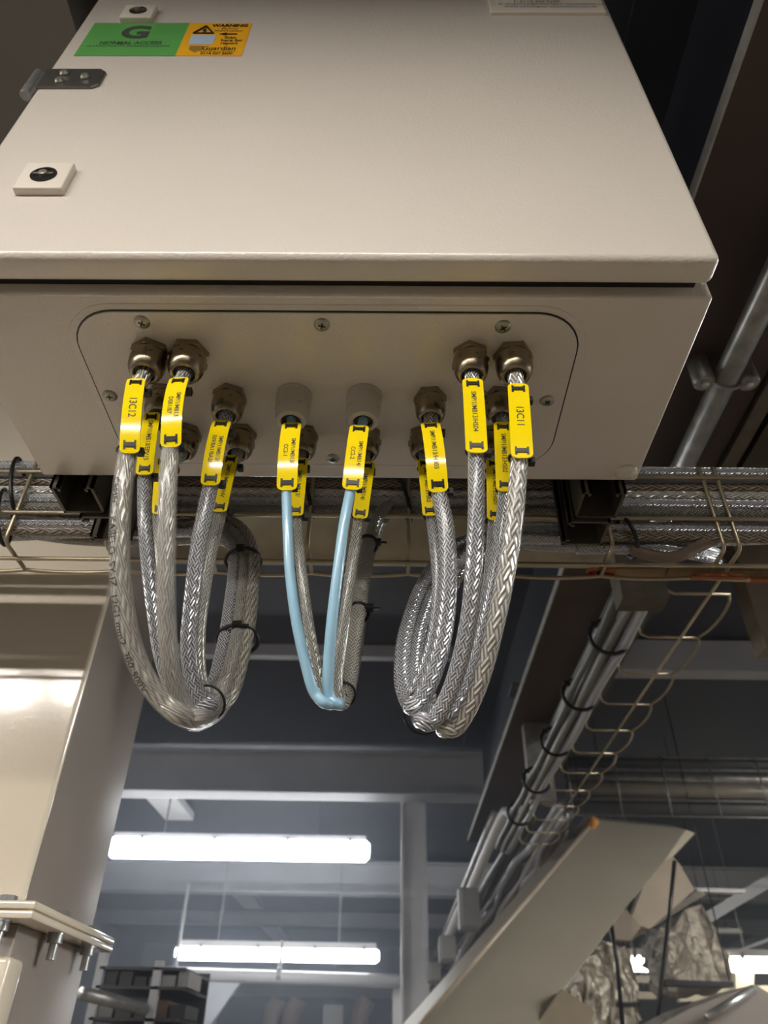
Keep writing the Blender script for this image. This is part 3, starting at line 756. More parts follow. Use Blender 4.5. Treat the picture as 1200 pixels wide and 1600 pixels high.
# earth strip along the tray on the right
bm = bmesh.new(); a = at(1045, 893, Y=.70); box(bm, a.x, a.x + .12, .695, .715, a.z - .002, a.z + .002)
a = at(955, 886, Y=.70); box(bm, a.x, .65, .702, .722, a.z - .001, a.z + .001)
es = tag(fin(bm, 'earth_bonding_strip', mat('dull_bronze', srgb(150, 128, 96), .45, .6, var=.2, scale=30)), 'dull bronze earth bonding strip along the tray edge at the right', 'strip')
a = at(1078, 893, Y=.69); b = at(1163, 903, Y=.69)
es2 = fin(bx(a.x, b.x, .688, .694, b.z, b.z + .004), 'copper_sleeve', copper, es); es2['label'] = 'copper coloured sleeve'
b2 = at(1172, 908, Y=.69)
es2 = fin(bx(b2.x, b2.x + .1, .688, .694, b2.z, b2.z + .005), 'copper_sleeve', copper, es); es2['label'] = 'copper coloured sleeve'
c = at(926, 892, Y=.697)
bm = bmesh.new(); lathe(bm, [(.0075, 0), (.0075, -.002), (.004, -.002), (.004, .001)], c, 'Z', 20); box(bm, c.x + .005, c.x + .026, c.y - .0065, c.y + .0065, c.z - .002, c.z)
tag(fin(bm, 'cable_lug', copper), 'small copper cable lug on the tray edge below the right strut', 'lug')
# small spliced pair of shiny cables in the tray
for k, (y, lab) in enumerate(((845, 'shiny braided cable end curling in the tray right of the right strut, upper one'), (858, 'shiny braided cable end curling in the tray right of the right strut, lower one'))):
    build_cable('cable', lab, 'cable', ret([(900, y, .668), (980, y, .664), (1040, y + 2, .662), (1080, y + 8, .668), (1105, y + 14, .69), (1120, y + 20, .72)]), .0062, br_fine)

# ------------------------------------------------------------------ things behind the tray
c = at(560, 888, Y=1.0); R_ = .085
bm = bmesh.new(); lathe(bm, [(R_, -.62), (R_, .50)], V(c.x - .1, 1.0, c.z + R_ * 1.25), 'X', 36)
tag(fin(bm, 'lagged_pipe', lagging, autos=True), 'beige lagged pipe crossing behind the wire basket tray in the middle', 'pipe')

# conduit and saddle clamp on beam
XC = at(1100, 650, Z=2.46).x + .006
co = tag(fin(tb([V(XC, -1.2, 2.462), V(XC, 2.37, 2.462)], .019, 24), 'conduit', conduitm, smooth=True), 'galvanised conduit clipped under the brown beam at the right', 'conduit')
c = at(1128, 593, Z=2.46)
cl = empty('conduit_clamp', V(XC, c.y, 2.5)); tag(cl, 'round footed saddle clamp holding the conduit to the beam', 'clamp')
for q in (-1, 1):
    bm = bmesh.new(); lathe(bm, [(.016, .034), (.017, -.012), (.014, -.016)], V(XC + q * .034, c.y, 2.466), 'Z', 18); fin(bm, 'clamp_foot', steel, cl, autos=True)
bm = tb([V(XC + .0215 * math.cos(math.pi * k / 12), c.y, 2.463 - .0215 * math.sin(math.pi * k / 12)) for k in range(13)], .006, 8, flat=.4); fin(bm, 'saddle_band', steel, cl, smooth=True)
for s in (-1, 1):
    bm = bmesh.new(); lathe(bm, [(.006, 0), (.006, -.003), (.003, -.005)], V(XC + s * .034, c.y, 2.450), 'Z', 12); fin(bm, 'clamp_screw', zincb, cl, autos=True)

# second basket tray running away under the beam
Z2 = 2.25
t2 = empty('wire_basket_tray', V(.5, 1.8, Z2)); tag(t2, 'wire basket tray running away under the brown beam with shiny bundles tied to it', 'cable tray')
XE = at(1150, 930, Z=Z2).x; XW = at(1105, 935, Z=Z2).x
Y0_, Y1_ = .98, 2.75
XV = at(1042, 925, Z=Z2).x
ys = [at(1100, y, Z=Z2).y for y in (928, 998, 1057, 1102, 1145, 1178, 1205, 1230)]
ys = [ys[0] + (ys[3] - ys[0]) / 3 * k for k in range(-2, 14)]; ys = [y for y in ys if Y0_ < y < Y1_ + .1]
fin(tb([V(XW, Y0_, Z2), V(XW, Y1_ + .3, Z2)], .0026, 8), 'long_wire', wirem, t2, smooth=True)
for zz in (.035, .085): fin(tb([V(XV - .002, Y0_, Z2 + zz), V(XV - .002, Y1_ + .2, Z2 + zz)], .0026, 8), 'long_wire', wirem, t2, smooth=True)
wp = []
for i in range(len(ys) - 1):
    for k in range(6): t = k / 6; wp.append(V(XE - .012 + .014 * math.sin(math.pi * t) ** .6, ys[i] + (ys[i + 1] - ys[i]) * t, Z2))
wp.append(V(XE - .01, ys[-1], Z2)); fin(tb(wp, .0026, 8), 'edge_wire', wirem, t2, smooth=True)
for y in ys: fin(tb([V(XE - .012, y, Z2), V(XV + .014, y, Z2), V(XV + .003, y, Z2 + .006), V(XV, y, Z2 + .015), V(XV, y, Z2 + .12)], .0025, 8), 'cross_wire', wirem, t2, smooth=True)
for k, (dx, dz, r, mm, lab) in enumerate(((-.014, .020, .011, br_fine, 'bright silver bundle lowest in the receding basket tray'), (-.037, .022, .009, br_dull, 'dull bundle left of the lowest one in the receding basket tray'), (-.016, .044, .011, br_dull, 'dull bundle above the lowest pair in the receding basket tray'), (-.058, .034, .008, greyj, 'thin dark cable at the left side of the receding basket tray'), (-.040, .054, .010, br_fine, 'silver bundle high in the receding basket tray'))):
    build_cable('cable_bundle', lab, 'cable bundle', [V(XV + dx + random.uniform(-.004, .004), (.98 + .17 * i), Z2 + dz + random.uniform(-.004, .004)) for i in range(13)], r, mm, n=4, seg=14)
for i, y in enumerate((1.10, 1.30, 1.58, 1.88, 2.2, 2.55)):
    ring_tie(('nearest', 'second nearest', 'third nearest', 'fourth nearest', 'fifth nearest', 'farthest')[i] + ' black tie round the bundles of the receding basket tray', V(XV - .034, y, Z2 + .037), V(0, 1, .1), V(1, 0, 0), .040, .036, (-.7, -.7), rad=.0045, hs=.007)
# bracket carrying tray, near end
bm = bmesh.new(); a = at(960, 905, Y=.95); b = at(1040, 945, Y=.95)
box(bm, a.x, b.x, .93, .97, b.z, b.z + .18)
tag(fin(bm, 'tray_bracket', steeld), 'plain steel bracket hanging behind the tray right of the loops', 'bracket')
# hanging strut post
a = at(812, 1075, Y=2.3); b = at(845, 1240, Y=2.3)
pw = at(850, 1150, Y=2.3).x - at(812, 1150, Y=2.3).x
po = empty('hanger_post', V(b.x, 2.3, b.z)); tag(po, 'galvanised hanger post dropping from the beam to the pipe run', 'post')
fin(bx(a.x, a.x + pw, 2.3, 2.341, b.z - .02, 2.5), 'post_channel', steel, po)
fin(bx(a.x - .03, a.x + pw + .03, 2.27, 2.37, a.z - .005, a.z + .005), 'top_plate', steel, po)
bm = bmesh.new(); lathe(bm, [(.012, 0), (.012, -.012), (.008, -.02)], V(a.x + pw / 2, 2.285, a.z - .005), 'Z', 8); fin(bm, 'nut', zincb, po)

# far mesh tray on the right with pipes
Yt = 3.2
tr = empty('wire_basket_tray', V(1, Yt, at(1000, 1230, Y=Yt).z)); tag(tr, 'dull wire basket tray crossing the right background with grey conduits', 'cable tray')
def zz(y, Y=Yt): return at(1000, y, Y=Y).z
x0_, x1_ = at(868, 1200, Y=Yt).x, 2.4
for y in (1183, 1202, 1250, 1275): fin(tb([V(x0_, Yt, zz(y)), V(x1_, Yt, zz(y))], .004, 6), 'long_wire', steel, tr, smooth=True)
k = 0; x = x0_ + .05
while x < x1_:
    fin(tb([V(x, Yt - .004, zz(1180)), V(x, Yt - .004, zz(1277))], .004, 6), 'cross_wire', steel, tr, smooth=True); x += .205
for y, r, m, lab in ((1192, .022, greyj, 'dark cable highest in the right background tray'), (1216, .026, conduitm, 'grey conduit in the right background tray'), (1235, .035, ductm, 'wide olive grey trunking pipe in the right background tray'), (1262, .03, greyj, 'dark cable lowest in the right background tray')):
    tag(fin(tb([V(x0_ + .05, Yt + .05, zz(y, Yt + .05)), V(x1_, Yt + .05, zz(y, Yt + .05))], r, 14), 'conduit', m, smooth=True), lab, 'conduit')

# ------------------------------------------------------------------ cream duct leg at left with flange
YC = .86; XCr = at(119, 1119, Y=YC).x; YCb = at(224, 1119, X=XCr).y
leg = empty('machine_leg', V(-.6, 1.0, 0)); tag(leg, 'large glossy cream column casing with a bolted flange at the lower left', 'machine casing')
zfl = at(40, 1412, Y=YC).z; zfb = at(40, 1440, Y=YC).z
fin(bx(-1.05, XCr - .002, YC, YC + .012, zfl, 2.6), 'front_panel', cream2, leg, bevel=.006, seg=4, autos=True)
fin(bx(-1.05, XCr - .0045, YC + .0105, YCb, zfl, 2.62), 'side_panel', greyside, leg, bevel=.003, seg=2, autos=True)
# flange plates
fw = .021
for k, z in ((0, zfb), (1, zfb + (zfl - zfb) / 2 + .0006)):
    fin(bx(-1.05, XCr + fw, YC - fw, YCb + fw, z, z + (zfl - zfb) / 2 - .0004), 'flange_plate', cream2 if k < 2 else greyside, leg, bevel=.002, seg=2, autos=True)
def bolt(x, y):
    k = .78; t = zfb - zfl; c = V(x, y, zfl)
    bm = bmesh.new()
    lathe(bm, [(.011 * k, 0), (.011 * k, .007 * k)], c, 'Z', hexn=6); b = fin(bm, 'bolt_head', zincb, leg)
    bm = bmesh.new()
    lathe(bm, [(.012 * k, t), (.012 * k, t - .002), (.0105 * k, t - .002), (.0105 * k, t - .010), (.0062 * k, t - .010), (.0062 * k, t - .026)], c, 'Z', 18)
    fin(bm, 'bolt_nut', zincb, leg, autos=True)
bolt(XCr - .012, YC - .011); bolt(XCr + .011, YC + .08); bolt(XCr + .011, YC + .19); bolt(-.60, YC - .011)
z0_ = .35
fin(bx(-1.05, at(20, 1480, Y=YC).x, YC, YC + .04, z0_, zfb - .03), 'lower_front_panel', cream2, leg, bevel=.006, seg=4, autos=True)
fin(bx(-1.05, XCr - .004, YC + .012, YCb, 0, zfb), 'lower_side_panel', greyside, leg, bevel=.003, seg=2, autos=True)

# ------------------------------------------------------------------ column, lights, pipes in the background
def column(px0, px1, py0, Y, label, m=palem):
    a = at(px0, py0, Y=Y); b = at(px1, py0, Y=Y); wd = b.x - a.x
    bm = bmesh.new(); box(bm, a.x, a.x + .012, Y, Y + wd, 0, a.z); box(bm, b.x - .02, b.x, Y, Y + wd, 0, a.z); box(bm, a.x + .012, b.x - .02, Y + .03, Y + .045, 0, a.z)
    tag(fin(bm, 'steel_column', m), label, 'column')
column(627, 665, 1240, 4.1, 'pale grey steel column with bright flanges below the cross beam', mat('pale_grey_column', srgb(205, 207, 212), .45, var=.05))

def batten(px0, px1, py0, py1, Y, label, em, h=.045):
    a = at(px0, py0, Y=Y); b = at(px1, py1, Y=Y); z = (a.z + b.z) / 2
    root = empty('batten_light', V((a.x + b.x) / 2, Y, z)); tag(root, label, 'light')
    bm = bmesh.new(); lathe(bm, [(h * .62, 0), (h, .025), (h, b.x - a.x - .025), (h * .62, b.x - a.x)], V(a.x, Y, z), 'X', 18)
    fin(bm, 'diffuser', em, root, autos=True)
    fin(bx(a.x + .02, b.x - .02, Y - .035, Y + .035, z + .035, z + .075), 'housing', palem, root)
    for t in (.12, .4, .68, .92): fin(bx(a.x + (b.x - a.x) * t, a.x + (b.x - a.x) * t + .02, Y - .048, Y + .048, z + .02, z + .055), 'clip', boxgrey, root)
    for t in (.2, .8): fin(tb([V(a.x + (b.x - a.x) * t, Y, z + .07), V(a.x + (b.x - a.x) * t, Y, 3.018)], .004, 6), 'hanger_rod', steel, root)
    return root
batten(172, 577, 1322, 1331, 4.6, 'brightest long batten light, hanging nearest at the lower left', tube_em, .060)
batten(275, 592, 1486, 1496, 6.0, 'long batten light above the white pipe, lower and farther away', tube_em)
batten(1136, 1300, 1506, 1508, 5.2, 'batten light cut off by the right edge', warm_em)
batten(983, 1026, 1505, 1505, 5.2, 'short lit batten between the threaded rods at the lower right', warm_em)
def hang(o, x, y, z):
    fin(tb([V(x, y, z), V(x, y, 3.018)], .0028, 6), 'hanger_rod', darksteel, o, smooth=True)


def small_bar(px0, py0, px1, py1, Y, label):
    a = at(px0, py0, Y=Y); b = at(px1, py1, Y=Y)
    o = tag(fin(bx(a.x, b.x, Y, Y + .06, b.z, a.z), 'batten_light', palem), label, 'light'); hang(o, (a.x + b.x) / 2, Y + .03, a.z - .001)
small_bar(1117, 1450, 1160, 1458, 6.0, 'small unlit pale batten above the right hand light')
# unlit trunking running away under the soffit
ZTk = 2.93
for i, (y0, y1, xa) in enumerate(((1247, 1281, 245), (1384, 1420, 375), (1444, 1471, 420))):
    A0 = at(245, 1247, Z=ZTk); p0 = at(xa, y0, Z=ZTk).y; p1 = at(xa, y1, Z=ZTk).y
    tag(fin(bx(A0.x - .07, A0.x + .12, p0 if i else 4.6, p1, ZTk, ZTk + .05), 'ceiling_panel', palem), ('nearest', 'middle', 'farthest')[i] + ' unlit pale panel strip on the dark soffit at the left', 'panel')
    for u in (.0,): pass
# white pipe
a = at(238, 1518, Y=5.9); b = at(628, 1533, Y=5.9)
pp = empty('white_pipe', V((a.x + b.x) / 2, 5.9, b.z)); tag(pp, 'pale horizontal pipe hanging under the farther batten light', 'pipe')
fin(tb([V(a.x, 5.9, a.z - .01), V(b.x, 5.9, b.z)], .04, 14), 'pipe_run', palem, pp, smooth=True)
for t, z1 in ((.09, 3.0), (.51, 2.3)): 
    x = a.x + (b.x - a.x) * t
    fin(tb([V(x, 5.9, a.z), V(x, 5.9, a.z + (.55 if t < .2 else .2))], .012, 8), 'hanger_rod', palem, pp, smooth=True)
    bm = bmesh.new(); lathe(bm, [(.047, -.015), (.047, .015)], V(x, 5.9, a.z - .008), 'X', 16); fin(bm, 'pipe_clip', steel, pp)
a = at(614, 1542, Y=6.0); b = at(627, 1542, Y=6.0)
tag(fin(bx(a.x, b.x, 6.0, 6.08, 0, a.z), 'door_post', palem), 'pale post under the right end of the white pipe', 'post')
# dark opening, its shade painted on a slab, and wall panel in back
tag(slab('sheet_panel', [(265, 1534, 6.6), (375, 1536, 6.6), (330, 1600, 6.6), (330, 1640, 6.6), (262, 1640, 6.6)], .03, mat('light_sheet', srgb(150, 152, 158), .5)), 'pale folded sheet panel below the left end of the white pipe', 'panel')
a = at(345, 1538, Y=9.0); b = at(640, 1700, Y=9.0)
tag(fin(bx(a.x, b.x, 9.0, 9.1, 1.0, a.z - .1), 'opening_infill', mat('opening_shade', srgb(52, 56, 68), .7)), 'dark blue grey shutter painting the shaded opening below the white pipe in the far background', 'infill')  # darkness of the opening put into the slab colour
for i, (px, lab) in enumerate(((428, 'leftmost brown lagged pipe drop in the far background'), (458, 'middle brown lagged pipe drop in the far background'), (566, 'rightmost brown lagged pipe drop in the far background'))):
    tag(fin(tb(catmull([at(px + 8, 1562, Y=8.0), at(px + 4, 1572, Y=8.0), at(px - 4, 1590, Y=8.0), at(px - 6, 1640, Y=8.0)], 4), .075, 12), 'lagged_pipe', cardm, smooth=True), lab, 'pipe')
a = at(505, 1570, Y=8.2); b = at(535, 1600, Y=8.2)
tag(fin(bx(a.x, b.x, 8.2, 8.3, b.z - .4, a.z), 'wall_cabinet', boxgrey), 'small grey cabinet in the far background between the brown pipes', 'cabinet')

# rack at lower left behind the casing
Yr = 2.6
rk = empty('storage_rack', V(at(190, 1550, Y=Yr).x, Yr, 0)); tag(rk, 'dark shelving rack with small stock behind the cream casing', 'rack')
def rx(px, y=1550): return at(px, y, Y=Yr).x
for px in (148, 240): fin(bx(rx(px) - .012, rx(px) + .012, Yr, Yr + .03, 0, at(px, 1482 if px < 200 else 1500, Y=Yr).z), 'upright', beamgrey, rk)
for y in (1510, 1540, 1590, 1620): z = at(190, y, Y=Yr).z; fin(bx(rx(148), rx(285), Yr, Yr + .35, z - .008, z), 'shelf', darksteel, rk)
fin(bx(rx(148), rx(285), Yr + .36, Yr + .37, 1.0, at(200, 1500, Y=Yr).z), 'back_sheet', darksteel, rk)
cols = [cardm, greyj, boxgrey, orangem, darksteel]
n_ = 0
for y, h in ((1540, .05), (1590, .07)):
    z = at(190, y, Y=Yr).z; x = rx(156); n_ = 0
    while x < rx(278):
        w_ = random.uniform(.03, .05)
        n_ += 1
        tag(fin(bx(x, x + w_, Yr + .02, Yr + .2, z + .0005, z + h * random.uniform(.5, .9)), 'stock_box', random.choice((rackbrown, greyj, darksteel, boxgrey))), ('box number %s from the left on the ' % ('one', 'two', 'three', 'four', 'five', 'six', 'seven', 'eight', 'nine', 'ten')[n_ - 1]) + ('upper' if y == 1540 else 'lower') + ' shelf of the dark rack', 'box', 'boxes on the dark rack'); x += w_ + .008
a = at(128, 1552, Y=2.3); b = at(226, 1577, Y=2.6)
tag(fin(tb([a, b], .016, 12), 'handrail', steel, smooth=True), 'short pale rail with a round end in front of the dark rack', 'rail')

# ------------------------------------------------------------------ pipe run and boxes beside column
def pipe(label, pix, r, m, name='conduit'):
    tag(fin(tb(catmull([at(a, b, Y=y) for a, b, y in pix], 3), r, 10), name, m, smooth=True), label, 'conduit')
pipe('upper left grey conduit slanting down beside the pale column', [(776, 1268, 3.15), (735, 1370, 3.5), (700, 1455, 3.9), (672, 1530, 4.25)], .022, steel)
pipe('bright pale conduit with a kinked top slanting down to the grey boxes', [(808, 1258, 2.95), (803, 1280, 2.97), (790, 1268, 3.0), (765, 1320, 3.2), (738, 1384, 3.48), (720, 1420, 3.62), (698, 1470, 3.82)], .020, palem)
pipe('grey conduit right of the bright pale conduit', [(820, 1278, 3.3), (790, 1330, 3.5), (757, 1385, 3.7), (735, 1430, 3.9)], .016, steel)
pipe('thin grey conduit nearest the cluttered cable run', [(834, 1280, 3.3), (800, 1335, 3.5), (770, 1385, 3.7), (745, 1440, 3.9)], .014, steeld)
pipe('orange painted bar end above the long sloping duct', [(930, 1281, 3.0), (893, 1326, 3.15)], .018, orangem, 'painted_bar')
pipe('dark vertical pipe stub left of the hanger post', [(803, 1195, 3.2), (803, 1255, 3.2)], .02, steel)
def jbox(px0, py0, px1, py1, Y, label):
    a = at(px0, py0, Y=Y); b = at(px1, py1, Y=Y)
    o = empty('junction_box', V((a.x + b.x) / 2, Y, b.z)); tag(o, label, 'junction box')
    fin(bx(a.x, b.x, Y, Y + .10, b.z, a.z), 'housing', boxgrey, o, bevel=.006); fin(bx(a.x + .01, b.x + .004, Y - .012, Y - .001, b.z + .008, a.z - .008), 'lid', boxgrey, o, bevel=.004)
jbox(716, 1386, 750, 1452, 3.45, 'largest grey junction box on the slanting conduits')
jbox(686, 1461, 712, 1503, 3.75, 'middle sized pale junction box on the slanting conduits')
jbox(668, 1502, 688, 1535, 4.0, 'smallest junction box, lowest beside the pale column')
# cluttered cable run between conduits and duct
ORD = ('leftmost', 'second from left', 'third from left', 'fourth from left', 'middle', 'fourth from right', 'third from right', 'second from right', 'rightmost')
for i in range(9):
    dx = -14 + i * 5.5; ms = [br_fine, greyj, br_coarse, palem, br_warm, steeld, br_fine, cardm, greyj][i]
    pts = []
    for k in range(15):
        t = k / 14; px = 880 + dx * .4 + (690 + dx * 1.1 - 880 - dx * .4) * (t ** .92); py = 1258 + i * 2 + (1575 - 1258) * t
        pts.append(at(px + random.uniform(-6, 6), py + random.uniform(-4, 4), Y=2.9 + 1.4 * t + .03 * (i % 3)))
    path = catmull(pts, 3); r0 = random.choice((.010, .014, .018))
    rr = [r0 * random.choice((.8, 1, 1, 1.5)) for _ in path]; rr = [(rr[max(0, q - 1)] + rr[q] + rr[min(len(rr) - 1, q + 1)]) / 3 for q in range(len(rr))]
    tag(fin(tb(path, rr, 9), 'cable', ms, smooth=True), ORD[i] + ' cable of the cluttered run between the slanting conduits and the sloping duct', 'cable', 'cluttered background cables')
run = empty('ladder_rack', at(780, 1420, Y=3.5)); tag(run, 'rung ladder rack carrying the cluttered cables beside the sloping duct', 'cable tray')
A_, B_ = [at(895, 1290, Y=3.06), at(690, 1570, Y=4.3)], [at(850, 1290, Y=3.1), at(660, 1560, Y=4.35)]
for p in (A_, B_): fin(tb([p[0] + V(0, .04, 0), p[1] + V(0, .04, 0)], .010, 8), 'side_rail', steel, run)
for k in range(16):
    t = k / 15; fin(tb([A_[0].lerp(A_[1], t) + V(0, .03, 0), B_[0].lerp(B_[1], t) + V(0, .03, 0)], .008, 6), 'rung', steel, run)

# ------------------------------------------------------------------ sloping duct
du = empty('sloping_duct', at(850, 1450, Y=2.8)); tag(du, 'long flat olive grey duct sloping down across the lower right', 'duct')
P1 = [(930, 1281, 3.05), (1072, 1296, 3.05), (1040, 1345, 2.95), (975, 1422, 2.80), (880, 1550, 2.55), (800, 1655, 2.4), (615, 1650, 2.4)]
q0, q1, q2 = at(930, 1281, Y=3.05), at(1060, 1320, Y=3.0), at(615, 1650, Y=2.4)
qn = (q1 - q0).cross(q2 - q0).normalized()
def onp(px, py):
    d = at(px, py, Y=1.0) - CAM; return CAM + d * ((q0 - CAM).dot(qn) / d.dot(qn))
bm = bmesh.new(); prism(bm, [onp(a, b) for a, b, c in P1], V(0, .14, .05)); fin(bm, 'duct_face', ductm, du, bevel=.003)
edge = [onp(930, 1281), onp(615, 1650)]
fin(tb(edge, .008, 8), 'rolled_edge', mat('pale_edge', srgb(176, 164, 146), .45, .2), du, smooth=True)
e1 = [onp(1072, 1296), onp(1086, 1302), onp(1052, 1338), onp(1038, 1345)]
bm = bmesh.new(); prism(bm, e1, V(0, .01, 0)); tag(fin(bm, 'end_plate', cream2), 'pale triangular end plate at the top right of the sloping duct', 'plate')
tag(slab('access_panel', [(880, 1545, 2.5), (930, 1580, 2.5), (905, 1650, 2.5), (800, 1650, 2.5)], .05, mat('buff_panel', srgb(150, 138, 118), .5, var=.06)), 'buff panel beside the lower end of the sloping duct', 'panel')
# ------------------------------------------------------------------ lower right clutter
def facet(name, label, cat, pix, th, m, sub=5, amp=.02):
    bm = bmesh.new(); prism(bm, [at(a, b, Y=y) for a, b, y in pix], V(0, th, 0))
    bmesh.ops.triangulate(bm, faces=bm.faces); bmesh.ops.subdivide_edges(bm, edges=bm.edges, cuts=sub, use_grid_fill=True)
    for v in bm.verts: v.co += V(random.uniform(-1, 1), random.uniform(-1, 1), random.uniform(-1, 1)) * amp
    o = tag(fin(bm, name, m), label, cat); c = at(pix[1][0], pix[1][1] + 14, Y=pix[1][2] + th / 2)
    hang(o, c.x, c.y, c.z); return o
facet('foil_duct', 'large crumpled foil wrapped duct hanging behind the right threaded rod', 'duct', [(1035, 1455, 3.6), (1098, 1410, 3.6), (1138, 1500, 3.6), (1144, 1545, 3.6), (1062, 1545, 3.6), (1045, 1500, 3.6)], .35, foil, 4, .016)
facet('foil_duct', 'crumpled foil wrapped elbow beside the lower part of the sloping duct', 'duct', [(905, 1520, 3.0), (940, 1470, 3.0), (965, 1480, 3.0), (960, 1600, 3.0), (915, 1620, 3.0), (885, 1560, 3.0)], .25, foil, 4, .014)
facet('foil_duct', 'narrow grey foil panel between the two threaded rods', 'duct', [(965, 1475, 3.3), (985, 1485, 3.3), (1000, 1560, 3.3), (1000, 1610, 3.3), (945, 1610, 3.3), (960, 1540, 3.3)], .2, foil, 4, .01)
tag(slab('beige_flange', [(1000, 1400, 3.2), (1012, 1360, 3.2), (1050, 1337, 3.2), (1062, 1350, 3.2), (1085, 1390, 3.2), (1040, 1430, 3.2), (1015, 1452, 3.2), (985, 1440, 3.2)], .06, mat('beige_sheet', srgb(172, 158, 138), .5, var=.1, scale=8)), 'beige sheet metal elbow right of the sloping duct', 'duct')
tag(slab('beige_flange', [(978, 1420, 3.1), (1002, 1448, 3.1), (985, 1470, 3.1), (960, 1468, 3.1), (955, 1445, 3.1)], .05, mat('beige_sheet_b', srgb(150, 136, 120), .5, var=.1, scale=8)), 'small beige bracket plate at the top of the left threaded rod', 'bracket')
def bar(label, pix, r, m, cat='bar', name='steel_bar', seg=8):
    return tag(fin(tb([at(a, b, Y=y) for a, b, y in pix], r, seg), name, m, smooth=True), label, cat)
bar('left black threaded rod at the lower right', [(955, 1445, 2.9), (964, 1500, 2.9), (976, 1640, 2.9)], .0075, darkplas, 'rod', 'threaded_rod')
bar('right black threaded rod at the lower right', [(1054, 1345, 2.95), (1046, 1430, 2.95), (1034, 1530, 2.95), (1020, 1650, 2.95)], .0075, darkplas, 'rod', 'threaded_rod')
tag(slab('steel_angle', [(970, 1462, 3.3), (1092, 1391, 3.3), (1104, 1397, 3.3), (978, 1475, 3.3)], .05, steeld), 'grey steel angle slanting up behind the right threaded rod', 'bar')
tag(slab('steel_angle', [(1095, 1430, 3.9), (1240, 1340, 3.9), (1240, 1365, 3.9), (1105, 1445, 3.9)], .05, beamgrey), 'grey beam slanting up to the right edge', 'beam')
tag(slab('pale_rail', [(1086, 1387, 3.6), (1165, 1389, 3.6), (1165, 1395, 3.6), (1090, 1393, 3.6)], .04, palem), 'thin pale rail right of the foil duct top', 'rail')
tag(slab('pale_rail', [(1140, 1489, 4.8), (1240, 1450, 4.8), (1240, 1458, 4.8), (1150, 1489, 4.8)], .04, palem), 'slanting pale rail above the right edge light', 'rail')
o = tag(slab('black_channel', [(1040, 1530, 3.2), (1147, 1534, 3.2), (1147, 1542, 3.2), (1040, 1540, 3.2)], .05, darkplas), 'black channel bar under the large foil duct', 'bar')
hang(o, at(1140, 1534, Y=3.22).x, 3.22, at(1140, 1533, Y=3.22).z)
tag(slab('black_channel', [(925, 1566, 3.2), (1000, 1566, 3.2), (1000, 1573, 3.2), (925, 1573, 3.2)], .05, darkplas), 'black channel bar beside the left threaded rod', 'bar')
tag(slab('cream_panel', [(1062, 1540, 5.4), (1240, 1540, 5.4), (1240, 1560, 5.4), (1062, 1565, 5.4)], .05, cream2), 'cream panel strip under the foil duct', 'panel')
tag(slab('equipment_cover', [(1000, 1618, 2.6), (1080, 1575, 2.6), (1180, 1538, 2.6), (1260, 1590, 2.6), (1260, 1640, 2.6), (1000, 1640, 2.6)], .3, greyside), 'dark grey equipment cover at the lower right corner', 'cover')
bar('bright strip on the dark equipment cover at the lower right', [(1105, 1590, 2.55), (1178, 1545, 2.58)], .012, zincb)
tag(slab('wall_cabinet', [(1150, 1515, 5.3), (1178, 1515, 5.3), (1178, 1545, 5.3), (1150, 1545, 5.3)], .1, cream2), 'small cream cabinet under the right edge light', 'cabinet')
for i, (x, y, s, lab) in enumerate(((1003, 1530, 14, 'cream box beneath the short lit batten'), (1025, 1525, 10, 'small cream box left of the right threaded rod'), (1010, 1555, 16, 'pale flat box under the small cream box'))):
    a = at(x - s, y - 6, Y=4.8); b = at(x + s, y + 6, Y=4.8)
    tag(fin(bx(a.x, b.x, 4.8, 4.95, b.z, a.z), 'electrical_box', cream2), lab, 'box'); hang(bpy.data.objects[[o.name for o in COL.objects if o.name.startswith('electrical_box')][-1]], (a.x + b.x) / 2, 4.87, a.z - .001)
# post at the right edge
a = at(1163, 905, Y=1.5); b = at(1200, 905, Y=1.5)
tag(fin(bx(a.x, b.x + .03, 1.5, 1.56, at(1180, 1010, Y=1.5).z, 2.9), 'steel_post', mat('buff_steel', srgb(120, 108, 92), .5, var=.1)), 'buff steel post at the right edge beyond the wire basket tray', 'post')

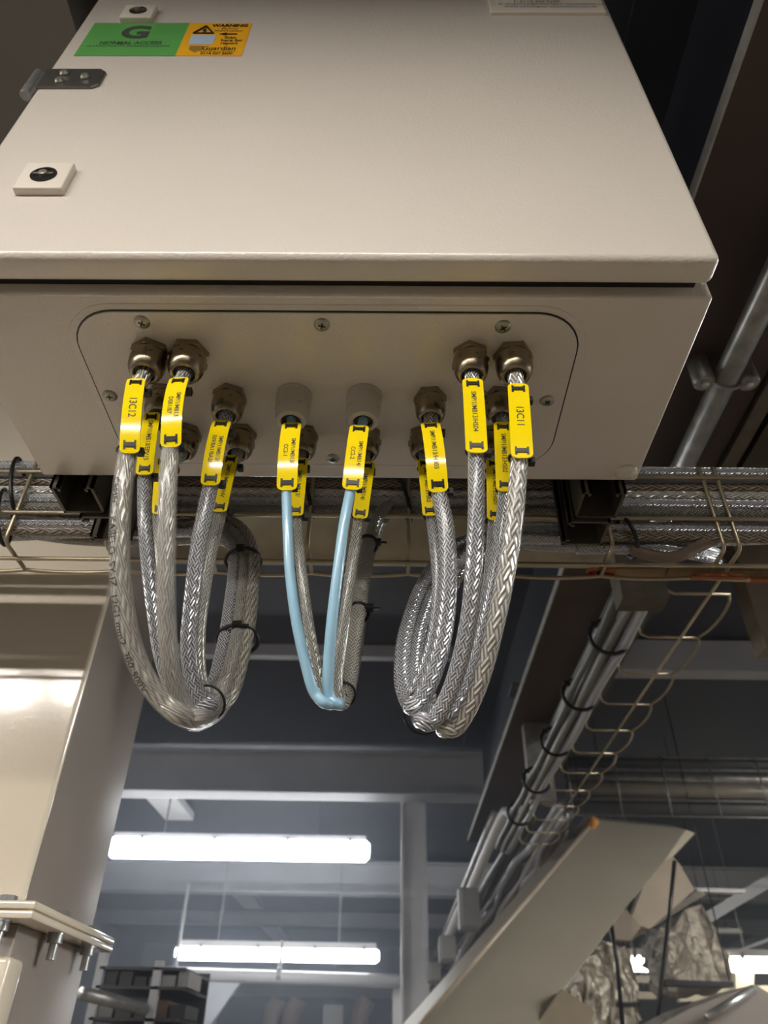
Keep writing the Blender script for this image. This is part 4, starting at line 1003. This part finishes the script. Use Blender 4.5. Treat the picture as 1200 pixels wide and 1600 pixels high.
# ------------------------------------------------------------------ lamps outside the picture, the side battens added as fill
def recessed_batten(x0, x1, y, z, em, label, w=.07, deep=0):
    """ceiling batten with a flat diffuser facing down in a metal trough"""
    root = empty('batten_light', V((x0 + x1) / 2, y, z)); tag(root, label, 'light')
    fin(bx(x0, x1, y - w, y + w, z + .001 - deep, z + .012), 'diffuser', em, root)
    bm = bmesh.new(); box(bm, x0 - .01, x1 + .01, y - w - .012, y + w + .012, z + .0125, z + .06)
    box(bm, x0 - .01, x1 + .01, y - w - .012, y - w - .002, z, z + .0125); box(bm, x0 - .01, x1 + .01, y + w + .002, y + w + .012, z, z + .0125)
    fin(bm, 'housing', palem, root)
    for t in (.2, .8): fin(tb([V(x0 + (x1 - x0) * t, y, z + .06), V(x0 + (x1 - x0) * t, y, 3.018)], .005, 6), 'hanger_rod', steel, root)
LZ = 2.58
recessed_batten(-.95, .62, -1.15, LZ, key_em, 'warm batten behind the viewer facing the enclosure')
recessed_batten(-2.75, -1.08, -1.15, LZ, key_em, 'warm batten behind the viewer facing the cream casing', deep=.015)
recessed_batten(-3.3, -1.8, 2.4, 2.75, fill_em, 'added fill batten beyond the left edge behind the cream casing')  # unseen fill lamps, added to brighten the background
recessed_batten(2.0, 3.5, 1.6, 2.75, fill_em, 'added fill batten beyond the right edge, farther one')
recessed_batten(2.5, 4.1, .8, 2.75, fill_em, 'added fill batten beyond the right edge, nearer one')

# ------------------------------------------------------------------ added haze imitating lens flare round the far lamps
hz = bpy.data.materials.new('lens_flare_volume'); hz.use_nodes = True
nt = hz.node_tree; nt.nodes.remove(nt.nodes['Principled BSDF'])
vs = nt.nodes.new('ShaderNodeVolumeScatter'); vs.inputs['Color'].default_value = (.74, .83, 1, 1)
vs.inputs['Density'].default_value = .065; vs.inputs['Anisotropy'].default_value = .45
nt.links.new(vs.outputs[0], nt.nodes['Material Output'].inputs['Volume'])
tag(fin(bx(-3.55, 4.55, 2.0, 12.35, .02, 2.99), 'flare_veil', hz), 'thin bluish haze imitating lens flare around the far batten lights', 'flare_veil', kind='stuff')
